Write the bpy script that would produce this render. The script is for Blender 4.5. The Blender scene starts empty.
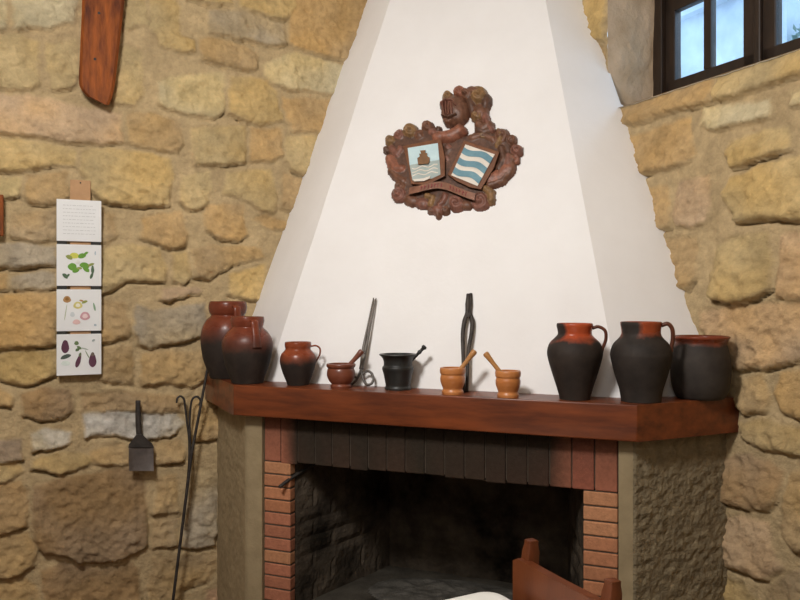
import bpy, bmesh, math, random
import numpy as np
from mathutils import Vector, Matrix, Quaternion

random.seed(7)
np.random.seed(7)
SC = bpy.context.scene
COL = SC.collection

# ------------------------------------------------------------------ frame of the place
F = 780.0            # focal length in pixels of the 800x600 frame
EYE = 1.55           # eye height
def V2(x, y): return np.array([x, y], float)
AX = V2(-.429, .903)            # along the right wall, towards the corner
BX = V2(.903, .429)             # along the left wall, towards the corner
WL0 = V2(-.898, 3.59)           # a point of the left wall
WR0 = V2(1.172, 2.696)          # a point of the right wall
_s = np.linalg.solve(np.array([BX, -AX]).T, WR0 - WL0)
CORNER = WL0 + BX * _s[0]
NL = -AX                        # left wall, into the room
NR = -BX                        # right wall, into the room
FL = V2(-.66, 3.09); FR = V2(.76, 2.5)      # mantel front corners
U = (FR - FL) / np.linalg.norm(FR - FL)
N = V2(-U[1], U[0])                          # into the fireplace
if N[1] < 0: N = -N
WIDTH = float(np.linalg.norm(FR - FL))
ZT = EYE - .337                 # mantel top
ZB = ZT - .119                  # mantel underside

# ------------------------------------------------------------------ camera, sky, lamps, exposure
cam_d = bpy.data.cameras.new('camera'); cam_d.sensor_width = 36; cam_d.lens = 36 * F / 800
cam_d.clip_start = .02
cam = bpy.data.objects.new('camera', cam_d); COL.objects.link(cam)
cam.location = (0, 0, EYE); cam.rotation_euler = (math.pi / 2, 0, 0)
SC.camera = cam

world = bpy.data.worlds.new('sky'); SC.world = world; world.use_nodes = True
bg = world.node_tree.nodes['Background']
bg.inputs[0].default_value = (.62, .82, 1.0, 1); bg.inputs[1].default_value = 2.5

def area_lamp(name, loc, target, size, energy, color):
    d = bpy.data.lights.new(name, 'AREA'); d.shape = 'DISK'; d.size = size; d.energy = energy; d.color = color
    o = bpy.data.objects.new(name, d); COL.objects.link(o); o.location = loc
    o.rotation_euler = (Vector(target) - Vector(loc)).to_track_quat('-Z', 'Y').to_euler()
    return o
area_lamp('room_lamp', (-.85, .75, 3.08), (0, 3.0, 1.6), .5, 62, (1.0, .963, .925))
area_lamp('rear_fill', (-.5, -1.0, 3.0), (.1, 1.5, 0.8), 1.2, 13, (1.0, .963, .925))  # unseen fill light added behind the camera
WINDOW_DAYLIGHT = 9.0                            # sky light falling in through the window (placed with the window)

vs = SC.view_settings
vs.view_transform = 'Standard'; vs.look = 'None'; vs.gamma = 1.0; vs.exposure = 0.0
try: vs.use_curve_mapping = False
except Exception: pass
SC.cycles.max_bounces = 6; SC.cycles.diffuse_bounces = 4
SC.cycles.use_denoising = True

# ------------------------------------------------------------------ helpers
def lin(c):
    r = []
    for v in c[:3]:
        v = v / 255.0
        r.append(v / 12.92 if v <= .04045 else ((v + .055) / 1.055) ** 2.4)
    return tuple(r)

def link(o, parent=None):
    COL.objects.link(o)
    if parent is not None: o.parent = parent
    return o
def tag(o, label=None, cat=None, group=None, kind=None):
    if label: o['label'] = label
    if cat: o['category'] = cat
    if group: o['group'] = group
    if kind: o['kind'] = kind
    return o
def thing(name, label, cat, loc=(0, 0, 0), rotz=0, group=None):
    o = bpy.data.objects.new(name, None); o.empty_display_size = .05
    link(o); o.location = loc; o.rotation_euler = (0, 0, rotz)
    return tag(o, label, cat, group)
def obj(name, bm, mat, parent=None, smooth=False, angle=None, world_coords=False):
    """links bm as one mesh object; world_coords: vertices are world, move them into the parent's frame"""
    bmesh.ops.recalc_face_normals(bm, faces=bm.faces)
    me = bpy.data.meshes.new(name)
    if world_coords and parent is not None:
        M = Matrix.Translation(parent.location) @ parent.rotation_euler.to_matrix().to_4x4()
        bm.transform(M.inverted())
    bm.to_mesh(me); bm.free()
    if smooth or angle is not None:
        for p in me.polygons: p.use_smooth = True
        if angle is not None:
            try: me.set_sharp_from_angle(angle=math.radians(angle))
            except Exception: pass
    me.materials.append(mat)
    return link(bpy.data.objects.new(name, me), parent)

def add_box(bm, size, loc=(0, 0, 0), rot=None, bevel=0, seg=2):
    r = bmesh.ops.create_cube(bm, size=1)
    vs_ = r['verts']
    bmesh.ops.scale(bm, vec=size, verts=vs_)
    if bevel:
        es = list({e for v in vs_ for e in v.link_edges})
        rb = bmesh.ops.bevel(bm, geom=es, offset=bevel, segments=seg, affect='EDGES', profile=.5)
        vs_ = list({v for f in rb['faces'] for v in f.verts} | {v for v in vs_ if v.is_valid})
    M = Matrix.Translation(loc)
    if rot is not None: M = M @ rot.to_4x4()
    bmesh.ops.transform(bm, matrix=M, verts=vs_)
    return vs_
def add_prism(bm, pts, z0, z1):
    """pts: plan polygon"""
    a = [bm.verts.new((p[0], p[1], z0)) for p in pts]
    b = [bm.verts.new((p[0], p[1], z1)) for p in pts]
    bm.faces.new(a); bm.faces.new(b)
    n = len(pts)
    for i in range(n): bm.faces.new((a[i], a[(i + 1) % n], b[(i + 1) % n], b[i]))
def add_hexa(bm, lo, hi):
    a = [bm.verts.new(p) for p in lo]; b = [bm.verts.new(p) for p in hi]
    bm.faces.new(a); bm.faces.new(b); n = len(a)
    for i in range(n): bm.faces.new((a[i], a[(i + 1) % n], b[(i + 1) % n], b[i]))
def add_lathe(bm, prof, seg=56, M=None):
    """prof: (r, z) from outer bottom up and round inside; r==0 closes"""
    rings = []
    for r, z in prof:
        if r < 1e-6: rings.append([bm.verts.new((0, 0, z))])
        else: rings.append([bm.verts.new((r * math.cos(2 * math.pi * k / seg), r * math.sin(2 * math.pi * k / seg), z)) for k in range(seg)])
    for A, B in zip(rings, rings[1:]):
        if len(A) == 1 and len(B) == 1: continue
        for k in range(seg):
            k2 = (k + 1) % seg
            if len(A) == 1: bm.faces.new((A[0], B[k], B[k2]))
            elif len(B) == 1: bm.faces.new((A[k], A[k2], B[0]))
            else: bm.faces.new((A[k], A[k2], B[k2], B[k]))
    if M is not None:
        bmesh.ops.transform(bm, matrix=M, verts=[v for R in rings for v in R])
def catmull(pts, n=8):
    P = [Vector(p) for p in pts]
    if len(P) < 3: return P
    out = []
    for i in range(len(P) - 1):
        p0 = P[i - 1] if i else P[0] * 2 - P[1]
        p1, p2 = P[i], P[i + 1]
        p3 = P[i + 2] if i + 2 < len(P) else P[-1] * 2 - P[-2]
        for k in range(n):
            t = k / n
            out.append(.5 * ((2 * p1) + (p2 - p0) * t + (2 * p0 - 5 * p1 + 4 * p2 - p3) * t * t + (3 * p1 - p0 - 3 * p2 + p3) * t ** 3))
    out.append(P[-1]); return out
def smooth_prof(pts, n=5):
    q = catmull([(r, z, 0) for r, z in pts], n)
    return [(max(v.x, 0), v.y) for v in q]
def add_tube(bm, pts, rad, seg=12, flat=1.0, smooth_n=8, up=None):
    """rad: number or list (per control point); flat squashes the second axis"""
    P = catmull(pts, smooth_n) if smooth_n else [Vector(p) for p in pts]
    n = len(P)
    if isinstance(rad, (int, float)): R = [rad] * n
    else: R = list(np.interp(np.linspace(0, len(rad) - 1, n), range(len(rad)), rad))
    T = [(P[min(i + 1, n - 1)] - P[max(i - 1, 0)]).normalized() for i in range(n)]
    ref = Vector(up) if up else Vector((0, 0, 1))
    if abs(T[0].dot(ref)) > .95: ref = Vector((1, 0, 0))
    X = (ref - T[0] * ref.dot(T[0])).normalized()
    rings = []
    for i in range(n):
        X = (X - T[i] * X.dot(T[i])).normalized(); Y = T[i].cross(X)
        rings.append([bm.verts.new(P[i] + X * (R[i] * math.cos(2 * math.pi * k / seg)) + Y * (R[i] * flat * math.sin(2 * math.pi * k / seg))) for k in range(seg)])
    for A, B in zip(rings, rings[1:]):
        for k in range(seg): bm.faces.new((A[k], A[(k + 1) % seg], B[(k + 1) % seg], B[k]))
    bm.faces.new(list(reversed(rings[0]))); bm.faces.new(rings[-1])

def hit_wall(px, py, P0, D, Nn, h=0.0):
    """photo pixel -> (distance from the corner, height) on the wall plane moved h into the room"""
    o = P0 + Nn * h
    k = V2((px - 400) / F, 1)
    t, s = np.linalg.solve(np.array([k, D]).T, o)       # k*t + D*s = o  ->  point = o - D*s
    return s, EYE + (300 - py) / F * t
def left_pz(px, py, h=0.0): return hit_wall(px, py, CORNER, BX, NL, h)
def right_pz(px, py, h=0.0): return hit_wall(px, py, CORNER, AX, NR, h)
def left_xyz(p, z, h=0.0):
    q = CORNER - BX * p + NL * h; return Vector((q[0], q[1], z))
def right_xyz(p, z, h=0.0):
    q = CORNER - AX * p + NR * h; return Vector((q[0], q[1], z))
def left_hit(px, py, h=0.0): return left_xyz(*left_pz(px, py, h), h)
def right_hit(px, py, h=0.0): return right_xyz(*right_pz(px, py, h), h)
def fr(t, i):
    """plan point t metres along the mantel's front, i metres behind it"""
    return FL + U * t + N * i
def fr_px(px, i=0.0):
    """where the sight line through column px meets the line i behind the mantel front -> t"""
    o = FL + N * i; k = V2((px - 400) / F, 1)
    d, t = np.linalg.solve(np.array([k, -U]).T, o)
    return t, d
def fr_hit(px, py, i=0.0, k=0.0):
    """meets the plane at inset i at the mantel top, leaning back k per metre of height"""
    kx, kz = (px - 400) / F, (300 - py) / F
    # N.(kx d, d) = N.FL + i + k*(EYE + kz d - ZT)
    d = (N @ FL + i + k * (EYE - ZT)) / (N @ V2(kx, 1) - k * kz)
    return Vector((kx * d, d, EYE + kz * d))

# ------------------------------------------------------------------ noise on arrays
def _hash(ix, iy, seed):
    h = (ix.astype(np.int64) * 374761393 + iy.astype(np.int64) * 668265263 + seed * 1442695041) & 0x7fffffff
    h = ((h ^ (h >> 13)) * 1274126177) & 0x7fffffff
    return ((h ^ (h >> 16)) & 0xffff) / 65535.0
def vnoise(x, y, seed=0):
    ix = np.floor(x); iy = np.floor(y); fx = x - ix; fy = y - iy
    fx = fx * fx * (3 - 2 * fx); fy = fy * fy * (3 - 2 * fy)
    a = _hash(ix, iy, seed); b = _hash(ix + 1, iy, seed); c = _hash(ix, iy + 1, seed); d = _hash(ix + 1, iy + 1, seed)
    return (a * (1 - fx) + b * fx) * (1 - fy) + (c * (1 - fx) + d * fx) * fy - .5
def fbm(x, y, seed=0, oct=4):
    r = 0; a = 1.0
    for k in range(oct):
        r = r + a * vnoise(x, y, seed + k * 17); x = x * 2.03 + 5.2; y = y * 2.03 + 1.7; a *= .5
    return r
def poly_sdf(x, y, P):
    """positive inside"""
    P = np.asarray(P, float); n = len(P)
    d2 = np.full(x.shape, 1e9); inside = np.zeros(x.shape, bool)
    for i in range(n):
        a = P[i]; b = P[(i + 1) % n]; e = b - a
        L = max(e @ e, 1e-12)
        t = np.clip(((x - a[0]) * e[0] + (y - a[1]) * e[1]) / L, 0, 1)
        d2 = np.minimum(d2, (x - a[0] - t * e[0]) ** 2 + (y - a[1] - t * e[1]) ** 2)
        c = (a[1] > y) != (b[1] > y)
        with np.errstate(divide='ignore', invalid='ignore'):
            xi = (b[0] - a[0]) * (y - a[1]) / (b[1] - a[1]) + a[0]
        inside ^= c & (x < xi)
    d = np.sqrt(d2); return np.where(inside, d, -d)

# ------------------------------------------------------------------ materials
class NT:
    def __init__(s, name):
        s.m = bpy.data.materials.new(name); s.m.use_nodes = True; s.t = s.m.node_tree
        s.b = s.t.nodes['Principled BSDF']
    def n(s, typ, **kw):
        x = s.t.nodes.new(typ)
        for k, v in kw.items():
            if hasattr(x, k) and not k.startswith('i_'): setattr(x, k, v)
        return x
    def l(s, a, b): s.t.links.new(a, b)
    def coord(s, scale=(1, 1, 1), rot=(0, 0, 0), gen='Object'):
        tc = s.n('ShaderNodeTexCoord'); mp = s.n('ShaderNodeMapping')
        mp.inputs['Scale'].default_value = scale; mp.inputs['Rotation'].default_value = rot
        s.l(tc.outputs[gen], mp.inputs[0]); return mp.outputs[0]
    def noise(s, vec, scale, detail=5, rough=.6):
        x = s.n('ShaderNodeTexNoise'); x.inputs['Scale'].default_value = scale; x.inputs['Detail'].default_value = detail
        x.inputs['Roughness'].default_value = rough; s.l(vec, x.inputs['Vector']); return x.outputs['Fac']
    def ramp(s, fac, stops):
        x = s.n('ShaderNodeValToRGB'); e = x.color_ramp.elements
        while len(e) < len(stops): e.new(.5)
        for k, (p, c) in enumerate(stops):
            e[k].position = p; e[k].color = (*c, 1)
        s.l(fac, x.inputs[0]); return x.outputs[0]
    def mix(s, fac, a, b, mode='MIX'):
        x = s.n('ShaderNodeMix'); x.data_type = 'RGBA'; x.blend_type = mode
        for i, v in ((0, fac), (6, a), (7, b)):
            if hasattr(v, 'links'): s.l(v, x.inputs[i])
            else: x.inputs[i].default_value = v if i == 0 else (*v, 1)
        return x.outputs[2]
    def math(s, op, a, b=0.0):
        x = s.n('ShaderNodeMath'); x.operation = op
        for i, v in ((0, a), (1, b)):
            if hasattr(v, 'links'): s.l(v, x.inputs[i])
            else: x.inputs[i].default_value = v
        return x.outputs[0]
    def bump(s, h, strength, dist=.005):
        x = s.n('ShaderNodeBump'); x.inputs['Strength'].default_value = strength; x.inputs['Distance'].default_value = dist
        s.l(h, x.inputs['Height']); s.l(x.outputs[0], s.b.inputs['Normal'])
    def color(s, c):
        if hasattr(c, 'links'): s.l(c, s.b.inputs['Base Color'])
        else: s.b.inputs['Base Color'].default_value = (*c, 1)
    def set(s, rough=.6, metal=0, spec=.5, coat=0):
        s.b.inputs['Roughness'].default_value = rough; s.b.inputs['Metallic'].default_value = metal
        s.b.inputs['Specular IOR Level'].default_value = spec; s.b.inputs['Coat Weight'].default_value = coat
        s.b.inputs['Coat Roughness'].default_value = .15
        return s.m

def mat_noise(name, c1, c2, scale=8, rough=.7, metal=0, spec=.4, bump=.2, bscale=60, stretch=(1, 1, 1), coat=0, dist=.003):
    t = NT(name); v = t.coord(stretch); f = t.noise(v, scale)
    t.color(t.ramp(f, [(.3, c1), (.7, c2)]))
    if bump: t.bump(t.noise(v, bscale, 4), bump, dist)
    return t.set(rough, metal, spec, coat)
def mat_attr(name, rough=.9, spec=.2, nscale=45, namp=.35, bump=.5, bscale=120, dist=.004):
    t = NT(name); a = t.n('ShaderNodeAttribute'); a.attribute_name = 'col'
    v = t.coord(); f = t.noise(v, nscale, 6, .7)
    g = t.ramp(f, [(.25, (1 - namp,) * 3), (.75, (1 + namp * .5,) * 3)])
    t.color(t.mix(1.0, a.outputs['Color'], g, 'MULTIPLY'))
    if bump: t.bump(t.noise(v, bscale, 6, .65), bump, dist)
    return t.set(rough, 0, spec)

M_STONE = mat_attr('sandstone_rubble', .95, .1, 24, .30, .9, 42, .012)
M_BRICK = mat_attr('brick', .9, .15, 60, .3, .5, 150, .003)
M_CARVED = mat_attr('carved_painted_wood', .45, .4, 70, .4, .3, 160, .002)
M_PAINT = mat_attr('painted_ceramic', .25, .5, 60, .15, 0)
M_PLASTER = mat_noise('white_plaster', (.815, .80, .79), (.865, .855, .85), 3, .85, bump=.25, bscale=14, dist=.006)
M_CEIL = mat_noise('ceiling_plaster', (.70, .66, .60), (.76, .72, .66), 3, .9, bump=.15, bscale=20)
M_MANTEL = mat_noise('varnished_red_wood', (.072, .0165, .0055), (.205, .049, .013), 4, .36, spec=.4, bump=.06, bscale=30, stretch=(1, 7, 7), coat=.12, dist=.001)
M_BEAM = mat_noise('old_red_timber', (.075, .016, .004), (.36, .095, .014), 13, .65, spec=.25, bump=.5, bscale=22, stretch=(2.2, 2.2, .45), dist=.006)
M_CHAIR = mat_noise('chair_wood', (.10, .025, .008), (.165, .045, .014), 7, .42, bump=.1, stretch=(3, 3, .6))
M_SEAT = mat_noise('woven_rush', (.40, .27, .12), (.55, .40, .2), 30, .8, bump=.6, bscale=80)
M_IRON = mat_noise('wrought_iron', (.030, .026, .024), (.075, .064, .056), 25, .6, .5, .4, .4, 90)
M_IRONGREY = mat_noise('grey_iron', (.10, .09, .08), (.17, .155, .14), 25, .5, .5, .5, .3, 90)
M_STEEL = mat_noise('dull_steel', (.22, .19, .18), (.34, .30, .28), 18, .45, .6, .5, .2, 60)
M_BLACKMORTAR = mat_noise('blackened_bronze', (.014, .014, .013), (.03, .03, .028), 14, .42, .2, .5, .2, 50)
M_OLIVEWOOD = mat_noise('turned_olive_wood', (.40, .135, .035), (.56, .23, .075), 10, .38, bump=.05, stretch=(1, 1, 2.5), coat=.2)
M_OLIVEPALE = mat_noise('pale_pestle_wood', (.38, .17, .05), (.5, .25, .085), 10, .45, bump=.05)
M_REDWOOD = mat_noise('dark_red_turned_wood', (.13, .036, .018), (.21, .06, .03), 10, .4, bump=.08, coat=.2)
M_FRAME = mat_noise('dark_window_wood', (.018, .011, .007), (.035, .020, .012), 8, .5, bump=.12, stretch=(4, 4, 1))
M_PIER = mat_noise('rough_render', (.185, .148, .094), (.31, .25, .155), 26, .95, spec=.1, bump=1.0, bscale=55, dist=.012)
M_PIERSMOOTH = mat_noise('smooth_render', (.26, .20, .115), (.36, .28, .165), 12, .9, spec=.15, bump=.35, bscale=90, dist=.004)
M_SOOT = mat_noise('sooty_firebrick', (.014, .011, .008), (.115, .09, .065), 5, .95, spec=.1, bump=.8, bscale=18, dist=.02)
M_HEARTH = mat_noise('ash_covered_hearth', (.035, .030, .023), (.085, .074, .058), 9, .95, spec=.1, bump=.6, bscale=40, dist=.008)
M_ASH = mat_noise('wood_ash', (.05, .046, .038), (.12, .11, .095), 14, 1, spec=.05, bump=.8, bscale=50, dist=.01)
M_FLOOR = mat_noise('terracotta_floor', (.11, .055, .033), (.17, .085, .05), 4, .5, bump=.1)
M_CLOTH = mat_noise('white_tablecloth', (.80, .80, .76), (.86, .86, .82), 20, .9, bump=.2, bscale=300, dist=.001)
M_TILE = mat_noise('white_glazed_tile', (.78, .79, .79), (.84, .85, .85), 4, .18, spec=.5, bump=0)
M_STRAP = mat_noise('tan_strap', (.42, .24, .12), (.52, .31, .16), 16, .8, bump=.2)
M_BLACK = mat_noise('matt_black', (.02, .02, .018), (.035, .034, .03), 10, .7, bump=0)
M_PAPER = mat_noise('aged_paper', (.5, .42, .3), (.6, .52, .38), 6, .9, bump=0)
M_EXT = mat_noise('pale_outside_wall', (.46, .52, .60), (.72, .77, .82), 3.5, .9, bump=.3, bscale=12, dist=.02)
M_LEAF = mat_noise('leaves', (.14, .22, .20), (.30, .40, .36), 12, .6, bump=0)
def mat_glass():
    m = bpy.data.materials.new('window_glass'); m.use_nodes = True; t = m.node_tree; t.nodes.clear()
    o = t.nodes.new('ShaderNodeOutputMaterial'); mx = t.nodes.new('ShaderNodeMixShader')
    tr = t.nodes.new('ShaderNodeBsdfTransparent'); tr.inputs[0].default_value = (.86, .93, 1.0, 1)
    gl = t.nodes.new('ShaderNodeBsdfGlossy'); gl.inputs['Roughness'].default_value = .03
    mx.inputs[0].default_value = .06
    t.links.new(tr.outputs[0], mx.inputs[1]); t.links.new(gl.outputs[0], mx.inputs[2]); t.links.new(mx.outputs[0], o.inputs[0])
    return m
M_GLASS = mat_glass()
def mat_pot(name, zc, band=.012, patches=(), red=((.20, .035, .014), (.34, .070, .024)), dark=((.014, .0095, .0075), (.036, .025, .019))):
    """brown-red lead glaze from the shoulder up, sooty body below; patches = soot marks (x, y, z, radius)"""
    t = NT(name); v = t.coord(); f = t.noise(v, 14, 5)
    tc = t.n('ShaderNodeTexCoord'); sp = t.n('ShaderNodeSeparateXYZ'); t.l(tc.outputs['Object'], sp.inputs[0])
    wob = t.math('MULTIPLY', t.math('SUBTRACT', t.noise(v, 18, 4), .5), .05)
    h = t.math('ADD', sp.outputs['Z'], wob)
    mr = t.n('ShaderNodeMapRange'); mr.inputs['From Min'].default_value = zc - band; mr.inputs['From Max'].default_value = zc + band
    t.l(h, mr.inputs['Value']); fac = mr.outputs[0]
    for (x, y, z, r) in patches:
        d = t.n('ShaderNodeVectorMath'); d.operation = 'DISTANCE'; t.l(tc.outputs['Object'], d.inputs[0]); d.inputs[1].default_value = (x, y, z)
        m2 = t.n('ShaderNodeMapRange'); m2.inputs['From Min'].default_value = r * .75; m2.inputs['From Max'].default_value = r * 1.1
        t.l(t.math('ADD', d.outputs['Value'], t.math('MULTIPLY', wob, .5)), m2.inputs['Value']); fac = t.math('MULTIPLY', fac, m2.outputs[0])
    cr = t.ramp(f, [(.3, red[0]), (.7, red[1])]); cd = t.ramp(f, [(.3, dark[0]), (.7, dark[1])])
    t.color(t.mix(fac, cd, cr))
    rr = t.n('ShaderNodeMapRange'); rr.inputs['To Min'].default_value = .72; rr.inputs['To Max'].default_value = .26
    t.l(fac, rr.inputs['Value'])
    m = t.set(.5, 0, .32); t.l(rr.outputs[0], t.b.inputs['Roughness'])
    t.bump(t.noise(v, 40, 4), .15, .003)
    return m

def grid_mesh(name, xyz, keep, mat, parent=None, cols=None, smooth=True):
    """xyz: (ny, nx, 3); keep: (ny-1, nx-1) bool"""
    ny, nx = xyz.shape[:2]
    idx = np.arange(ny * nx).reshape(ny, nx)
    q = np.stack([idx[:-1, :-1], idx[:-1, 1:], idx[1:, 1:], idx[1:, :-1]], -1)[keep]
    used = np.unique(q); remap = -np.ones(ny * nx, int); remap[used] = np.arange(len(used)); q = remap[q]
    me = bpy.data.meshes.new(name)
    me.vertices.add(len(used)); me.vertices.foreach_set('co', xyz.reshape(-1, 3)[used].astype(np.float32).ravel())
    me.loops.add(len(q) * 4); me.loops.foreach_set('vertex_index', q.astype(np.int32).ravel())
    me.polygons.add(len(q)); me.polygons.foreach_set('loop_start', np.arange(0, len(q) * 4, 4, dtype=np.int32))
    me.polygons.foreach_set('loop_total', np.full(len(q), 4, np.int32))
    me.update(calc_edges=True)
    if smooth: me.polygons.foreach_set('use_smooth', np.ones(len(q), bool))
    if cols is not None:
        a = me.color_attributes.new('col', 'FLOAT_COLOR', 'POINT')
        c = np.ones((len(used), 4), np.float32); c[:, :3] = cols.reshape(-1, 3)[used]; a.data.foreach_set('color', c.ravel())
    me.materials.append(mat); me.validate()
    return link(bpy.data.objects.new(name, me), parent)

# ================================================================== THE SETTING
# kinds of sandstone
PAL = {'y': (200, 174, 124), 'p': (208, 190, 148), 'o': (196, 164, 116), 'b': (184, 158, 118), 'g': (180, 163, 134),
       'k': (202, 171, 132), 'd': (162, 136, 103), 'w': (204, 194, 174), 'r': (190, 157, 126), 'm': (160, 144, 128)}
PAL = {k: np.array(lin(v)) for k, v in PAL.items()}
MORTAR = np.array(lin((190, 167, 128)))

LEFT_STONES = [
 ('p', 1, [(-40,-12),(8,-10),(8,30),(-40,32)]), ('p', 1, [(11,-12),(78,-10),(76,22),(52,28),(13,30)]),
 ('y', .8, [(118,-12),(142,-12),(149,26),(124,32)]), ('y', 1, [(147,-12),(178,2),(181,36),(197,41),(196,52),(183,53),(158,48),(149,28)]),
 ('y', .8, [(184,-14),(230,-14),(233,3),(214,5),(188,1)]), ('g', 1.1, [(207,10),(240,9),(262,18),(283,24),(286,46),(265,46),(240,39),(225,36),(207,35)]),
 ('b', 1.4, [(200,40),(206,37),(222,38),(245,45),(258,56),(254,69),(245,71),(215,63),(202,58)]),
 ('y', .8, [(236,-14),(298,-14),(299,12),(284,20),(264,16),(240,7)]), ('o', 1, [(301,-14),(372,-14),(362,40),(350,62),(320,56),(289,46),(287,20)]),
 ('p', 1, [(262,64),(296,52),(345,66),(340,96),(310,92),(285,89),(266,82)]),
 ('y', 1, [(-40,36),(20,34),(39,42),(40,86),(28,91),(0,90),(-40,90)]), ('y', .9, [(44,44),(78,38),(80,78),(72,88),(53,92),(45,72)]),
 ('y', .8, [(118,42),(142,50),(145,94),(136,106),(112,104)]), ('p', 1, [(158,84),(170,77),(224,72),(226,110),(212,119),(185,114),(158,106)]),
 ('y', 1, [(229,76),(262,77),(278,92),(281,120),(262,126),(248,123),(229,114)]), ('o', .9, [(283,96),(336,100),(326,132),(293,132),(283,118)]),
 ('k', 1.1, [(-40,95),(30,94),(80,106),(122,113),(124,142),(100,146),(60,143),(30,136),(-40,129)]),
 ('b', 1, [(127,112),(150,112),(184,122),(182,145),(179,153),(150,148),(127,142)]), ('y', 1.3, [(191,129),(245,124),(247,162),(220,165),(192,165)]),
 ('o', 1.1, [(249,127),(284,128),(283,157),(270,163),(249,161)]), ('y', 1, [(286,136),(326,134),(316,165),(304,176),(292,172),(285,158)]),
 ('y', 1, [(-40,136),(20,137),(58,146),(78,151),(77,167),(60,166),(24,171),(-40,169)]),
 ('y', 1.3, [(82,151),(110,147),(150,151),(171,157),(174,175),(167,205),(140,208),(100,204),(85,186),(80,170)]),
 ('y', 1, [(181,175),(210,171),(213,190),(204,207),(190,212),(179,200)]), ('y', 1.1, [(228,172),(246,169),(271,169),(276,204),(272,213),(260,211),(248,201),(222,195)]),
 ('o', .9, [(281,174),(306,180),(294,212),(279,208)]),
 ('p', 1, [(-40,174),(20,175),(22,195),(10,198),(-40,197)]), ('b', 1, [(25,175),(70,172),(70,199),(55,206),(28,204)]),
 ('b', 1, [(14,213),(58,209),(58,239),(30,243),(9,237)]), ('g', 1.3, [(-40,246),(20,242),(58,245),(58,265),(20,268),(-40,266)]),
 ('o', .9, [(-40,271),(8,272),(7,290),(-40,292)]), ('g', .9, [(11,276),(45,271),(57,273),(57,288),(20,291),(10,289)]),
 ('o', 1.2, [(-40,297),(20,293),(58,292),(58,345),(20,349),(-40,347)]), ('b', .8, [(98,210),(114,215),(117,239),(98,245)]),
 ('o', 1.2, [(142,219),(160,213),(183,211),(187,234),(185,247),(168,249),(142,239)]), ('y', 1.3, [(98,249),(130,244),(160,249),(168,268),(165,281),(128,281),(112,290),(98,292)]),
 ('y', .9, [(171,253),(188,251),(190,277),(183,283),(174,280)]), ('o', 1.2, [(204,204),(245,203),(246,235),(238,241),(220,240),(205,231)]),
 ('b', 1.1, [(192,251),(210,245),(262,247),(266,256),(240,263),(220,272),(208,281),(195,277)]), ('y', .7, [(228,275),(266,262),(262,300),(250,300),(228,296)]),
 ('o', .9, [(252,219),(266,214),(292,222),(283,231),(266,228)]), ('k', 1, [(160,287),(180,285),(200,287),(200,293),(186,296),(170,302),(161,299)]),
 ('o', 1, [(98,297),(125,301),(131,330),(126,337),(98,345)]), ('g', 1.4, [(134,305),(160,309),(206,302),(206,335),(180,342),(150,348),(137,343),(132,325)]),
 ('y', 1, [(-40,352),(58,350),(58,375),(28,385),(0,379),(-40,375)]), ('b', 1, [(98,348),(130,343),(136,360),(133,385),(110,383),(98,378)]),
 ('b', 1.3, [(141,353),(160,349),(206,351),(206,379),(190,386),(160,383),(141,386)]),
 ('b', 1, [(-40,382),(0,387),(12,395),(10,405),(-40,409)]), ('d', 1.2, [(18,393),(45,386),(72,389),(74,411),(62,418),(40,420),(22,415)]),
 ('o', .8, [(80,392),(128,392),(178,396),(184,412),(82,412)]), ('w', 1.2, [(82,414),(108,411),(178,413),(183,422),(176,433),(150,440),(128,438),(108,435),(84,437)]),
 ('w', 1, [(29,434),(45,428),(72,432),(70,444),(50,449),(31,453)]), ('m', 1.1, [(-40,440),(20,438),(22,459),(0,464),(-40,462)]),
 ('y', .9, [(-40,467),(20,464),(24,473),(0,483),(-40,484)]), ('y', 1.2, [(32,460),(60,451),(84,453),(96,460),(80,467),(60,474),(46,470),(31,469)]),
 ('b', 1, [(88,450),(125,442),(130,450),(128,464),(100,466),(86,461)]), ('b', 1.2, [(155,440),(183,438),(184,460),(170,463),(154,463)]),
 ('o', 1, [(-40,490),(20,480),(28,491),(28,525),(0,535),(-40,536)]),
 ('d', 1.6, [(32,486),(60,476),(100,471),(130,467),(145,478),(148,520),(146,545),(138,552),(110,559),(80,562),(60,552),(45,551),(37,544),(31,520)]),
 ('b', 1.3, [(-40,540),(30,531),(37,545),(35,565),(20,575),(-40,579)]), ('d', 1, [(42,570),(60,563),(100,567),(135,561),(141,575),(142,625),(60,635),(40,610)]),
 ('b', .9, [(-40,585),(25,579),(39,590),(38,640),(-40,640)]), ('b', 1, [(153,476),(178,473),(180,512),(155,513)]), ('b', 1, [(151,519),(178,517),(176,544),(150,547)]),
 ('g', 1.2, [(190,471),(218,468),(221,500),(214,545),(200,548),(182,545),(184,500)]), ('b', 1, [(150,557),(218,553),(218,570),(205,583),(182,590),(178,630),(145,630)]),
 ('r', 1, [(206,590),(224,584),(234,640),(196,640)]), ('b', 1.1, [(189,396),(220,400),(222,438),(191,440)]),
]
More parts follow.
